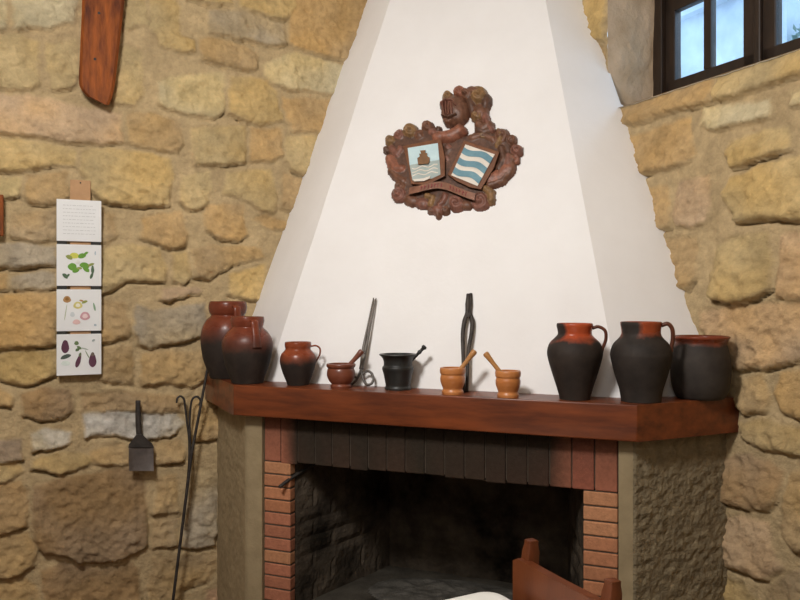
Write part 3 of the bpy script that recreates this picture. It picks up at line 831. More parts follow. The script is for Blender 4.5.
m = mat_pot('glaze_jug', .205, .012, [(-.063, -.03, .235, .045)], red=((.30, .045, .016), (.46, .085, .028)))
pot('clay_jug', 'slender black-bodied clay jug with bright red neck and loop handle', 'jug', 574.8, .078,
    [(15, 0), (15.5, 3), (18, 12), (22.2, 25), (26.5, 40), (27.3, 48), (24.8, 56), (19, 62), (16.8, 65), (17, 69), (17.9, 73), (17.6, 75.5)],
    [(17, 71), (23, 72.5), (29.3, 68.5), (30, 60), (27, 51), (25.5, 47)], m, hw=.0085, hmat=M_HANDLE)
m = mat_pot('glaze_large_jug', .222, .010, [(-.045, -.058, .245, .05)], dark=((.014, .011, .009), (.036, .027, .022)))
pot('clay_jug', 'broad dark clay jug with soot-marked red neck beside the wide pot', 'jug', 641, .108,
    [(19.5, 0), (19.8, 4), (21.5, 13), (25, 24), (29.5, 42), (29.7, 49), (27, 57), (21.5, 63), (19.2, 67), (19.2, 72), (20, 76.5), (20, 79)],
    [(19.3, 76), (25.5, 77.5), (29.6, 72), (30, 62), (28.6, 55), (28, 50)], m, hw=.0105, hmat=M_HANDLE)
m = mat_pot('glaze_wide_pot', .190, .010, red=((.16, .034, .016), (.26, .060, .028)), dark=((.022, .017, .014), (.046, .036, .029)))
pot('clay_pot', 'wide dark clay pot with brown dished rim, handleless, against the right stone wall', 'pot', 700.5, 0,
    [(21.5, 0), (24, 3), (27.3, 12), (28.8, 25), (28.3, 38), (26, 50), (24.6, 55), (25.5, 57.5), (27.6, 60), (27.9, 61.5)], None, m, depth=2.68, wall=.010)

def mortar(name, label, px, inset, prof, mat, inner_r, inner_z, group=None):
    t, d = fr_px(px, inset); xy = fr(t, inset); s = d / F
    root_loc = (xy[0], xy[1], ZT)
    pr_ = []
    for (r, z) in prof: pr_.append((r * s, z * s))
    q = smooth_prof(pr_, 4)
    top = q[-1]
    full = [(0, 0)] + q + [(inner_r * s, top[1]), (inner_r * .93 * s, top[1] * .75), (inner_r * .75 * s, inner_z * s + .004), (inner_r * .35 * s, inner_z * s), (0, inner_z * s)]
    bm = bmesh.new(); add_lathe(bm, full, 48)
    o = obj(name, bm, mat, None, angle=40)
    o.location = root_loc; o.rotation_euler = (0, 0, facing(xy)); tag(o, label, 'mortar', group)
    return o, s
def pestle(name, label, mo, s, foot, tip, prof, mat):
    """foot, tip: (x, y, z) in photo pixels about the mortar's base; prof: (fraction, radius px)"""
    a, b = Vector(foot) * s, Vector(tip) * s
    d = (b - a); L = d.length
    full = [(0, 0)] + [(r * s, f * L) for f, r in prof] + [(0, L)]
    bm = bmesh.new(); add_lathe(bm, full, 20)
    o = obj(name, bm, mat, None, angle=50)
    R = mo.rotation_euler.to_matrix().to_4x4()
    o.matrix_world = Matrix.Translation(mo.location) @ R @ Matrix.Translation(a) @ d.to_track_quat('Z', 'Y').to_matrix().to_4x4()
    tag(o, label, 'pestle'); return o
PP = [(.0, 2.4), (.06, 3.3), (.2, 3.1), (.4, 2.3), (.7, 2.2), (.85, 2.7), (.95, 3.2), (.99, 2.5)]
mo, s = mortar('wooden_mortar', 'dark red-brown wooden mortar next to the small clay pot', 341, .085,
    [(10.2, 0), (10.6, 2.2), (9.6, 4), (12, 7), (14, 12), (13.8, 17), (13, 19.5), (14.3, 21), (14.6, 23), (14, 24)], M_REDWOOD, 11.8, 5)
pestle('wooden_pestle', 'red-brown pestle leaning right in the dark red-brown mortar', mo, s, (-5.5, 0, 7.2), (21.5, 0, 37), PP, M_REDWOOD)
mo, s = mortar('iron_mortar', 'black metal mortar with a flared rim, middle of the mantel', 398, .112,
    [(13.2, 0), (13.4, 2), (12.4, 4), (13.2, 9), (14.6, 16), (15.8, 20), (15.8, 22.5), (14.4, 24), (14.6, 29), (16.5, 32.5), (18.8, 34.5), (18.6, 35.5)], M_BLACKMORTAR, 15.2, 6)
pestle('iron_pestle', 'black metal pestle with a knobbed end leaning in the black mortar', mo, s, (-6, 0, 8.5), (27.5, 0, 43.5),
    [(0, 2.4), (.1, 2.8), (.25, 1.8), (.5, 1.6), (.78, 1.5), (.82, 2.3), (.86, 1.6), (.92, 1.7), (.95, 2.9), (.99, 2.2)], M_BLACKMORTAR)
mp = [(10.6, 0), (10.9, 2.5), (9.8, 5), (10.6, 7.5), (12.2, 12), (12.5, 16), (11.8, 19.2), (12.6, 20.6), (12.9, 24), (12.4, 26.2)]
mo, s = mortar('wooden_mortar', 'honey-coloured wooden mortar in front of the iron pincers', 452.7, .062, mp, M_OLIVEWOOD, 10.2, 6)
pestle('wooden_pestle', 'tan pestle tilting right over the honey-coloured mortar by the pincers', mo, s, (-5, 0, 8), (22.5, 0, 43.5), PP, M_OLIVEPALE)
mo, s = mortar('wooden_mortar', 'orange-brown wooden mortar nearest the slender jug', 508, .052, mp, M_OLIVEWOOD, 10.2, 6)
pestle('wooden_pestle', 'tan pestle tilting left in the mortar nearest the slender jug', mo, s, (5, 0, 8), (-23, 0, 44), PP, M_OLIVEPALE)

# scissor tongs leaning on the hood behind the red-brown mortar
def scissor_tongs():
    I, K = .135, .43
    g = lambda px, py, di=0: fr_hit(px, py, I + di, K)
    root = thing('iron_tongs', 'thin iron scissor tongs standing with one ring down, leaning on the white hood', 'tongs', tuple(g(365, 388)))
    bm = bmesh.new()
    add_tube(bm, [g(361.5, 369), g(363.2, 351), g(368, 325), g(373.6, 298)], [.0088, .0072, .0038, .0028], 10)
    add_tube(bm, [g(361.5, 369), g(358.5, 376), g(355.5, 381), g(350, 385), g(345, 383), g(345.5, 377), g(351, 375), g(357, 378)], [.006, .005, .005, .005, .005, .005, .005, .0045], 10)
    obj('arm', bm, M_IRONGREY, root, smooth=True, world_coords=True)
    bm = bmesh.new()
    add_tube(bm, [g(361, 369, -.006), g(365, 352, -.006), g(370.8, 325, -.003), g(376, 298.5)], [.0088, .0072, .0038, .0028], 10)
    add_tube(bm, [g(361, 369, -.006), g(362, 374), g(363.5, 380), g(367, 384.5), g(371.5, 383.5), g(373.3, 378.5), g(371.3, 373), g(367, 371.2), g(362.5, 374)], [.006, .005, .005, .005, .005, .005, .005, .005, .005], 10)
    obj('arm', bm, M_IRONGREY, root, smooth=True, world_coords=True)
    bm = bmesh.new(); c = g(364.3, 352, -.012); n = Vector((*(-N), 0))
    add_tube(bm, [c - n * .004, c + n * .007], .007, 14, smooth_n=0)
    obj('pivot', bm, M_IRONGREY, root, world_coords=True)
scissor_tongs()
def pincers():
    I, K = .125, .47
    g = lambda px, py, di=0: fr_hit(px, py, I + di, K)
    root = thing('iron_pincers', 'heavy dark iron pincers standing jaws up against the hood behind a mortar', 'pincers', tuple(g(466, 394)))
    for pts, di in (([(468.0, 294), (467.8, 304), (467.2, 313), (464.6, 321), (462.9, 332), (462.8, 345), (463.2, 360), (463.8, 393)], -.004),
                    ([(470.8, 293.5), (470.0, 304), (469.6, 313), (472.2, 321), (471.6, 332), (469.2, 346), (467.6, 362), (466.8, 393)], .004)):
        bm = bmesh.new()
        add_tube(bm, [g(x, y, di) for x, y in pts], [.0065, .0105, .0085, .0092, .0082, .0075, .0068, .006], 12, .8, up=(*U, 0))
        obj('arm', bm, M_IRON, root, smooth=True, world_coords=True)
    bm = bmesh.new(); c = g(468, 315, -.012); n = Vector((*(-N), 0))
    add_tube(bm, [c - n * .004, c + n * .006], .008, 14, smooth_n=0)
    obj('rivet', bm, M_IRON, root, world_coords=True)
pincers()

# ================================================================== COAT OF ARMS ON THE HOOD
def arms():
    HI = HOOD_I - .002
    nrm = Vector((*(-N), 0)) * 1.0 + Vector((0, 0, HOOD_K)); nrm.normalize()
    sc = fr_hit(455, 152, HI, HOOD_K).y / F
    root = thing('coat_of_arms', 'carved brown coat of arms with helmet and two painted shields on the hood', 'coat of arms', tuple(fr_hit(440, 219, HI, HOOD_K)))
    base = Vector(root.location)
    def relief(name, x0, x1, y0, y1, blobs, step=.75, seed=1, parent=root, pbase=base):
        xs = np.arange(x0, x1, step); ys = np.arange(y0, y1, step); X, Y = np.meshgrid(xs, ys)
        wx = X + 1.0 * fbm(X * .25, Y * .25, seed, 3); wy = Y + 1.0 * fbm(X * .25, Y * .25, seed + 9, 3)
        H = np.zeros(X.shape); C = np.tile(np.array(lin((98, 60, 44))), (*X.shape, 1))
        for bl in blobs:
            kind, col, h = bl[0], np.array(lin(bl[1])), bl[2]
            if kind == 'e':                      # ellipsoid
                cx, cy, rx, ry, an = bl[3:8]; c, s_ = math.cos(an), math.sin(an)
                u = ((wx - cx) * c + (wy - cy) * s_) / rx; v = (-(wx - cx) * s_ + (wy - cy) * c) / ry
                r2 = u * u + v * v; hh = h * np.sqrt(np.clip(1 - r2, 0, 1))
            elif kind == 's':                    # rolled scroll: dome with a spiral groove
                cx, cy, r0, turn = bl[3:7]
                r = np.hypot(wx - cx, wy - cy) / r0; th = np.arctan2(wy - cy, wx - cx)
                hh = h * np.sqrt(np.clip(1 - r * r, 0, 1)) * (1 + .22 * np.cos(r * 9 + turn * th))
            elif kind == 't':                    # ridge along a polyline
                pts, r0 = bl[3], bl[4]; d = np.full(X.shape, 1e9)
                for (ax, ay), (bx, by) in zip(pts, pts[1:]):
                    ex, ey = bx - ax, by - ay; t = np.clip(((wx - ax) * ex + (wy - ay) * ey) / (ex * ex + ey * ey), 0, 1)
                    d = np.minimum(d, np.hypot(wx - ax - t * ex, wy - ay - t * ey))
                hh = h * np.sqrt(np.clip(1 - (d / r0) ** 2, 0, 1))
            elif kind == 'p':                    # flat-topped polygon
                d = poly_sdf(wx, wy, bl[3]); hh = h * np.clip(d / 1.6, 0, 1) ** .5
            m_ = hh > H; H = np.where(m_, hh, H); C = np.where(m_[..., None], col, C)
        H = np.where(H > 0, H + .35 * fbm(X * .5, Y * .5, seed + 20, 3) * np.clip(H / 2, 0, 1), 0)
        C = np.clip(C * (1 + .5 * fbm(X * .35, Y * .35, seed + 30, 4))[..., None], .01, .8)
        xyz = np.empty((*X.shape, 3))
        kx = (X - 400) / F; kz = (300 - Y) / F
        d = (N @ FL + HI + HOOD_K * (EYE - ZT)) / (N[0] * kx + N[1] - HOOD_K * kz)
        for a, q in enumerate((kx * d, d, EYE + kz * d)): xyz[..., a] = q + nrm[a] * H * .68 * sc - pbase[a]
        keep = (H[:-1, :-1] > 0) | (H[1:, 1:] > 0) | (H[:-1, 1:] > 0) | (H[1:, :-1] > 0)
        return grid_mesh(name, xyz, keep, M_CARVED, parent, C)
    B1, B2, B3, B4, B5 = (112, 76, 58), (136, 104, 70), (140, 90, 70), (92, 64, 50), (126, 84, 70)
    plate = [(396, 138), (408, 130), (424, 130), (440, 136), (462, 138), (478, 132), (500, 134), (512, 146), (512, 168), (500, 183), (488, 192), (478, 206), (456, 208), (440, 214), (424, 206), (404, 200), (398, 184), (391, 172), (390, 152)]
    bl = [('p', B4, 5, plate),
          ('s', B2, 9, 391, 141.5, 5.6, 1), ('s', B4, 7, 387.5, 151, 4.2, 1), ('s', B5, 8, 400, 136, 6, -1), ('s', B2, 11, 411, 132.5, 8, 1), ('e', B1, 9, 420, 136, 6, 6, 0),
          ('s', B1, 10, 428.5, 128, 6.2, 1), ('e', B5, 8, 434, 134, 6, 5, .3), ('e', B4, 7, 439, 130, 3.2, 3.5, 0),
          ('e', B3, 8, 394, 165, 6.5, 11, -.25), ('t', B3, 9, [(390, 160), (396, 170), (403, 170)], 4.5), ('t', B1, 8, [(392, 172), (398, 179), (404, 182)], 4), ('t', B5, 8, [(393, 150), (398, 156), (402, 150)], 4),
          ('s', B5, 10, 400, 195, 8, -1), ('s', B1, 9, 401, 188, 6.5, 1), ('e', B1, 8, 412, 201, 8, 6, .2), ('e', B5, 8, 423, 204, 8, 6, .1), ('t', B2, 9, [(428, 197), (434, 199), (432, 205)], 3.6),
          ('e', B5, 9, 438, 211, 7, 5, 0), ('e', B1, 8, 438.5, 214.5, 3.6, 5.4, 0), ('s', B1, 8, 432, 211, 4.5, 1), ('s', B1, 8, 446, 211.5, 4.5, 1), ('t', B5, 9, [(447, 197), (444, 204), (441, 206)], 3.6),
          ('s', B5, 9, 457, 204.5, 8.6, 1), ('e', B1, 8, 467, 206, 6, 5, 0), ('s', B5, 10, 481, 202, 9.5, -1), ('t', B2, 9, [(486, 190), (492, 194), (492, 202)], 4),
          ('t', B3, 9, [(488, 180), (500, 177), (509, 169)], 7), ('t', B1, 8, [(490, 186), (503, 182), (512, 171), (513, 158)], 3.8), ('e', B5, 9, 509, 163, 6, 10, .2), ('t', B4, 9, [(502, 150), (505, 160), (500, 170)], 4.5),
          ('s', B5, 10, 517.5, 151.5, 6.2, 1), ('s', B3, 8, 516, 160, 4.8, -1), ('s', B1, 8, 512, 141, 5.5, 1), ('s', B1, 10, 502, 137, 8, -1), ('t', B2, 10, [(500, 133), (502, 140), (498, 147)], 3),
          ('e', B4, 8, 491, 137, 7, 5, 0), ('t', B1, 8, [(474, 139), (484, 136), (494, 141)], 4.5), ('s', B2, 8, 484, 137, 5, 1), ('e', B4, 6, 449, 150, 7, 9, 0), ('s', B5, 8, 449, 149, 4.2, 1), ('s', B5, 7, 447, 160, 3.8, -1), ('e', B4, 6, 442, 172, 10, 8, 0)]
    relief('mantling', 378, 530, 118, 224, bl, seed=3)
    plume = [('s', B3, 12, 460.5, 94, 6.6, 1), ('s', B1, 13, 467, 96, 6, -1), ('s', B2, 15, 479, 98, 10, 1), ('e', B4, 12, 487, 104, 5, 9, .2), ('e', B1, 13, 474, 94, 8, 6, .2),
             ('e', B1, 12, 481, 114, 8.5, 9, 0), ('s', B2, 13, 478, 118, 6, 1), ('t', B1, 11, [(480, 126), (484, 130), (490, 127)], 5), ('t', B4, 10, [(480, 132), (484, 134), (490, 133)], 5), ('e', B4, 10, 472, 106, 5, 13, -.2), ('t', B5, 11, [(486, 118), (489, 126), (493, 133)], 4)]
    relief('crest', 446, 500, 84, 142, plume, seed=8)
    hel = [('e', B1, 19, 456.5, 112, 14, 15, .15), ('s', B2, 13, 449, 99, 6, 1), ('e', B4, 12, 444, 107, 3.5, 4, 0), ('p', B1, 14, [(443, 112), (449, 106), (458, 108), (460, 120), (452, 128), (447, 128), (443, 121)]),
           ('t', B3, 15, [(439, 140), (452, 138.5), (461, 133)], 6.6)]
    h_ = relief('helmet', 434, 474, 90, 150, hel, seed=14)
    vis = [('t', B5, 22.5, [(446.5 + k * 3.0, 110 - (1.2 if k in (1, 2) else 0)), (447.5 + k * 2.7, 120)], 1.15) for k in range(4)] + [('t', B5, 23, [(444.5, 110), (449, 106.5), (456, 107.5), (459, 112)], 1.4), ('t', B4, 21, [(445, 121.5), (452, 123), (459, 120)], 1.3)]
    relief('visor', 440, 464, 100, 128, vis, .4, 21, h_, Vector((0, 0, 0)) + base)
    HS = .68 * sc
    def lift(px, py, h): return fr_hit(px, py, HI - math.sqrt(1 + HOOD_K ** 2) * h * HS, HOOD_K)
    def slab(name, poly, h0, h1, mat, parent, bev=0):
        bm = bmesh.new(); add_hexa(bm, [lift(x, y, h0) for x, y in poly], [lift(x, y, h1) for x, y in poly])
        if bev: bmesh.ops.bevel(bm, geom=[e for e in bm.edges], offset=bev, segments=2, affect='EDGES', profile=.5)
        bm.transform(Matrix.Translation(-base))
        return obj(name, bm, mat, parent)
    Mw = mat_noise('shield_wood', (.12, .045, .02), (.2, .08, .035), 30, .45, bump=.2)
    Mlb = mat_noise('pale_blue_paint', (.48, .64, .68), (.56, .72, .75), 20, .5, bump=.1)
    Msea = mat_noise('grey_green_paint', (.30, .37, .36), (.40, .46, .44), 20, .5, bump=.1)
    Mb = mat_noise('teal_paint', (.10, .22, .28), (.17, .32, .38), 20, .5, bump=.1)
    Mw2 = mat_noise('cream_paint', (.66, .60, .52), (.76, .71, .63), 20, .5, bump=.1)
    Mt = mat_noise('brown_paint', (.14, .07, .03), (.24, .12, .05), 40, .6, bump=.2)
    Mo = mat_noise('ochre_gilt', (.35, .18, .08), (.5, .28, .12), 40, .4, bump=.2)
    # left shield: sky, a dark charge, sea waves
    S1 = [(403, 146), (441, 138.5), (445, 157), (445, 176), (432, 182.5), (424, 185), (411, 184), (408, 166)]
    sh = slab('shield', S1, 4, 12, Mw, root, .003)
    slab('field', [(407.6, 148), (437.8, 143), (439.4, 160), (409.6, 165)], 11, 13, Mlb, sh)
    slab('sea', [(409.6, 165), (439.4, 159.5), (440.5, 174.5), (432, 178.5), (412.5, 180.5)], 11, 13, Msea, sh)
    slab('charge', [(418, 164.5), (417.2, 158), (420, 156.5), (419, 153.5), (421.5, 154), (420, 150.5), (425.5, 150), (424.6, 153.2), (427.2, 153), (426.6, 156), (429.8, 157.5), (429.4, 161.5), (428, 163.8)], 12.5, 16, Mt, sh, .0012)
    for k, y in enumerate((168.5, 172, 175.5)):
        bm = bmesh.new(); pts = []
        for q in range(9):
            x = 412 + q * 3.2; pts.append(lift(x, y - (x - 412) * .14 + 1.0 * math.sin(q * 1.5 + k), 13.2))
        add_tube(bm, pts, .0026, 8, .6); bm.transform(Matrix.Translation(-base)); obj('wave', bm, Mw2, sh, smooth=True)
    slab('scroll_foot', [(413, 179.3), (424, 178.3), (430.5, 175.5), (429.5, 178.5), (424, 181), (414, 181.4)], 12.5, 15, Mw2, sh, .0008)
    # right shield: wavy teal and cream bars
    S2 = [(464, 140.5), (499.5, 152), (494, 168), (481, 189.5), (470, 187.5), (456, 181), (447.5, 174.5), (455, 160)]
    sh = slab('shield', S2, 4, 12, Mw, root, .003)
    a, b, c, d_ = (465.4, 144.4), (494.8, 154.3), (477.5, 186), (451.2, 175.2)
    def quad(s, t): 
        return ((a[0] * (1 - s) + b[0] * s) * (1 - t) + (d_[0] * (1 - s) + c[0] * s) * t, (a[1] * (1 - s) + b[1] * s) * (1 - t) + (d_[1] * (1 - s) + c[1] * s) * t)
    slab('field', [quad(0, 0), quad(1, 0), quad(1, 1), quad(0, 1)], 11, 13, Mw2, sh)
    for t0 in (.075, .40, .715):
        top = []; bot = []
        for q in range(13):
            s_ = q / 12; w = .045 * math.sin(s_ * 6.8 + .3)
            top.append(quad(s_, t0 + w)); bot.append(quad(s_, t0 + .185 + w))
        bm = bmesh.new()
        for q in range(12):
            add_hexa(bm, [lift(*p, 12.5) for p in (top[q], top[q + 1], bot[q + 1], bot[q])], [lift(*p, 13.8) for p in (top[q], top[q + 1], bot[q + 1], bot[q])])
        bmesh.ops.remove_doubles(bm, verts=bm.verts, dist=1e-5)
        bm.transform(Matrix.Translation(-base)); obj('wavy_bar', bm, Mb, sh)
    # ribbon under the shields
    ctr = [(409, 191), (418, 189), (428, 186.5), (438, 185), (447, 186.5), (456, 190), (466, 194), (475, 197)]
    P = catmull([(x, y, 0) for x, y in ctr], 6); bm = bmesh.new(); rows = []
    for i, p in enumerate(P):
        f = i / (len(P) - 1); bend = 13.5 + 1.2 * math.sin(f * 9)
        rows.append([[bm.verts.new(lift(p.x + dx, p.y + dy, h)) for (dx, dy, h) in ((.6, -3.4, bend - 4), (.6, -3.4, bend), (-.6, 3.4, bend), (-.6, 3.4, bend - 4))]][0])
    for A, Bq in zip(rows, rows[1:]):
        for k in range(4): bm.faces.new((A[k], A[(k + 1) % 4], Bq[(k + 1) % 4], Bq[k]))
    bm.faces.new(rows[0]); bm.faces.new(rows[-1]); bm.transform(Matrix.Translation(-base))
    rib = obj('ribbon', bm, mat_noise('ribbon_wood', (.16, .065, .035), (.27, .12, .07), 30, .5, bump=.2), root)
    bm = bmesh.new(); rr = random.Random(4)         # worn red lettering, too blurred to read
    for i in range(8, len(P) - 5, 2):
        p = P[i]; h0 = 13.5 + 1.2 * math.sin(i / (len(P) - 1) * 9) + .3
        if i in (22, 24): continue
        add_tube(bm, [lift(p.x + .4, p.y - 1.9, h0), lift(p.x + rr.uniform(-.6, .6), p.y, h0 + .2), lift(p.x - .4, p.y + 1.9, h0)], .0016, 6, smooth_n=3)
        if rr.random() < .7: add_tube(bm, [lift(p.x - .2, p.y - 1.6, h0), lift(p.x + 1.2, p.y + rr.uniform(-1, 1), h0 + .1)], .0014, 6, smooth_n=0)
    bm.transform(Matrix.Translation(-base)); obj('lettering', bm, mat_noise('faded_red_paint', (.20, .03, .04), (.30, .06, .06), 30, .6, bump=0), rib)
arms()

# ================================================================== ON THE LEFT WALL
# timber brace coming down the wall from the ceiling
def brace():
    h0, h1 = -.01, .075
    g = lambda px, py, h: left_hit(px, py, h)
    L = [(80, -160), (81.5, -60), (82, 0), (80.3, 45), (79, 78)]; R = [(138, -160), (129, -60), (124.5, 0), (119.5, 45), (115.5, 80)]
    root = thing('timber_brace', 'red-brown weathered timber brace running up the stone wall above the tiles', 'beam', tuple(g(100, 105, .0)))
    bm = bmesh.new(); rows = []
    Lp = catmull([(x, y, 0) for x, y in L + [(80.5, 88), (88, 97)]], 6); Rp = catmull([(x, y, 0) for x, y in R + [(112.5, 96), (109, 105)]], 6)
    for a, b in zip(Lp, Rp):
        rows.append([bm.verts.new(g(a.x, a.y, h0)), bm.verts.new(g(a.x, a.y, h1 * .86)), bm.verts.new(g(a.x + 3, a.y, h1)), bm.verts.new(g(b.x - 3, b.y, h1)), bm.verts.new(g(b.x, b.y, h1 * .86)), bm.verts.new(g(b.x, b.y, h0))])
    for A, B in zip(rows, rows[1:]):
        for k in range(6): bm.faces.new((A[k], A[(k + 1) % 6], B[(k + 1) % 6], B[k]))
    bm.faces.new(rows[0]); bm.faces.new(rows[-1])
    for v in bm.verts:
        if v.co.z > CEIL - .02: v.co.z = CEIL - .02
    obj('post', bm, M_BEAM, root, angle=35, world_coords=True)
    for (x, y) in ((95, 59), (99, 13)):
        bm = bmesh.new(); c = g(x, y, h1 + .002); add_tube(bm, [c, g(x, y, h1 - .01)], .006, 10, smooth_n=0)
        obj('nail', bm, M_IRON, root, world_coords=True)
brace()

# strip of four painted tiles on a strap
def tiles():
    h = .052
    p1, _ = left_pz(56.5, 290, h); p0, _ = left_pz(101.3, 290, h)
    zs = [(200, 241.5), (244.6, 286), (289.4, 331), (334, 375)]
    zz = [(left_pz(79, a, h)[1], left_pz(79, b, h)[1]) for a, b in zs]
    root = thing('tile_hanging', 'vertical strip of four white painted tiles hung on the stone wall', 'wall tiles', tuple(left_xyz((p0 + p1) / 2, zz[0][0] + .06, .02)))
    Rw = Matrix(((BX[0], NL[0], 0), (BX[1], NL[1], 0), (0, 0, 1)))
    W = p1 - p0
    def plate(bm, u, v, w, hgt, z0, z1, hh, th, bev=0):       # u 0..1 from left
        c = left_xyz(p1 - u * W, v, hh); add_box(bm, (w, th, hgt), c, Rw, bev)
    bm = bmesh.new()
    ztop = left_pz(83, 180, h)[1]
    plate(bm, .53, (ztop + zz[3][1] + .05) / 2, W * .46, ztop - zz[3][1] - .05, 0, 0, h - .010, .006, .002)
    c = left_xyz(p1 - .53 * W, ztop - .008, h - .014); 
    obj('strap', bm, M_STRAP, root, world_coords=True)
    bm = bmesh.new(); c = left_xyz(p1 - .53 * W, ztop - .012, h); add_tube(bm, [c, left_xyz(p1 - .53 * W, ztop - .012, 0)], .003, 8, smooth_n=0)
    obj('nail', bm, M_IRON, root, world_coords=True)
    for k in range(3):  # dark bars at both ends of each gap between tiles
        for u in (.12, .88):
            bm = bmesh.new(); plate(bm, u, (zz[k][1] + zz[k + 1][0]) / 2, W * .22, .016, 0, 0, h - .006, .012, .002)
            obj('gap_bar', bm, M_BLACK, root, world_coords=True)
    G, Y_, DG, P_, PK, BR_, OL, GR = (108, 158, 66), (208, 208, 96), (88, 112, 88), (98, 62, 80), (208, 160, 168), (178, 138, 92), (148, 158, 88), (176, 190, 200)
    motifs = [
     [],
     [(.39, .27, .11, .07, 0, Y_), (.28, .31, .08, .05, .5, OL), (.56, .27, .09, .06, -.3, G), (.65, .21, .06, .03, -.7, G), (.35, .54, .10, .09, .4, G), (.42, .62, .08, .06, -.4, G), (.62, .50, .11, .07, .2, G), (.66, .60, .08, .05, .6, G), (.50, .57, .06, .03, 0, OL), (.76, .48, .08, .03, -.4, OL), (.80, .60, .035, .10, 0, DG), (.78, .74, .03, .09, .35, DG), (.19, .76, .075, .045, .8, DG), (.25, .75, .05, .025, -.9, DG), (.47, .42, .05, .05, 0, (226, 228, 222)), (.86, .20, .015, .05, 0, GR)],
     [(.23, .24, .085, .08, 0, BR_), (.23, .23, .04, .04, 0, (150, 108, 60)), (.20, .55, .010, .20, .15, (190, 196, 168)), (.47, .38, .10, .085, 0, (214, 204, 128)), (.47, .38, .05, .045, 0, (240, 236, 220)), (.62, .30, .07, .03, -.4, OL), (.55, .27, .05, .02, .3, BR_), (.63, .64, .11, .10, 0, PK), (.63, .64, .06, .055, 0, (232, 208, 208)), (.44, .78, .085, .06, 0, (226, 190, 186)), (.35, .60, .05, .06, 0, (206, 212, 214)), (.84, .42, .022, .10, -.2, (140, 172, 140)), (.86, .86, .03, .025, 0, GR)],
     [(.19, .30, .085, .16, 0, P_), (.20, .54, .12, .05, -.35, (84, 96, 88)), (.20, .70, .10, .06, 0, (222, 232, 226)), (.44, .22, .05, .05, 0, (108, 128, 88)), (.50, .33, .06, .03, .6, (108, 128, 88)), (.46, .38, .05, .035, -.5, (96, 118, 84)), (.62, .36, .09, .016, .3, (170, 180, 168)), (.68, .50, .014, .11, -.45, (150, 164, 140)), (.48, .66, .05, .16, .3, P_), (.52, .50, .03, .05, .2, (112, 122, 92)), (.80, .65, .085, .17, 0, P_), (.80, .50, .04, .05, 0, (116, 100, 92)), (.82, .16, .04, .025, -.5, (168, 178, 176))]]
    for k in range(4):
        za, zb_ = zz[k]; hg = za - zb_
        bm = bmesh.new(); plate(bm, .5, (za + zb_) / 2, W, hg, 0, 0, h, .009, .0016)
        t = obj('tile', bm, M_TILE, root, world_coords=True)
        bm = bmesh.new(); lay = []
        if k == 0:                                            # faint lines of small print
            rr = random.Random(9)
            for j in range(9):
                v0 = .14 + j * .085; u0 = .14
                while u0 < .84:
                    w = rr.uniform(.03, .09); 
                    if u0 + w > .88: break
                    c = left_xyz(p1 - (u0 + w / 2) * W, za - v0 * hg, h + .0047)
                    n0 = len(bm.verts); add_box(bm, (w * W, .0006, hg * .014), c, Rw); lay += [(206, 207, 207)] * (len(bm.verts) - n0); u0 += w + .02
        for (u, v, ru, rv, an, colr) in motifs[k]:
            n = 20; fr_ = []; jj = len(lay) * .00001
            for q in range(n):
                a = 2 * math.pi * q / n; x = ru * math.cos(a) * (1 + .10 * math.sin(3 * a)); y = rv * math.sin(a)
                xx = u + x * math.cos(an) - y * math.sin(an); yy = v + x * math.sin(an) + y * math.cos(an)
                fr_.append((p1 - xx * W, za - yy * hg))
            lo = [left_xyz(*p, h + .0040) for p in fr_]; hi = [left_xyz(*p, h + .0050 + jj * .3) for p in fr_]
            add_hexa(bm, lo, hi); lay += [colr] * (2 * n)
        cols = np.array([lin(c) for c in lay])
        d = obj('painted_design', bm, M_PAINT, t, world_coords=False)
        d.data.transform(Matrix.Translation(-Vector(root.location)))
        colour_attr(d.data, cols)
tiles()

# small wooden frame whose edge shows at the photo's left margin
def picture():
    h = .05
    a = left_pz(3.6, 195, h); b = left_pz(3.6, 236, h)
    root = thing('framed_picture', 'red-brown wooden frame on the stone wall, cut off at the left edge', 'picture frame', tuple(left_xyz(a[0] + .1, b[1], h)))
    Rw = Matrix(((BX[0], NL[0], 0), (BX[1], NL[1], 0), (0, 0, 1)))
    w, hg = .22, a[1] - b[1]; c = (a[0] + w / 2, (a[1] + b[1]) / 2); bw = .022
    bm = bmesh.new()
    for (du, dz, sw, sh) in ((-w / 2 + bw / 2, 0, bw, hg), (w / 2 - bw / 2, 0, bw, hg), (0, hg / 2 - bw / 2, w - 2 * bw + .002, bw), (0, -hg / 2 + bw / 2, w - 2 * bw + .002, bw)):
        add_box(bm, (sw, .03, sh), left_xyz(c[0] + du, c[1] + dz, h), Rw, .003)
    obj('frame', bm, M_BEAM, root, world_coords=True)
    bm = bmesh.new(); add_box(bm, (w - 2 * bw + .004, .008, hg - 2 * bw + .004), left_xyz(c[0], c[1], h - .006), Rw)
    obj('picture', bm, M_PAPER, root, world_coords=True)
picture()

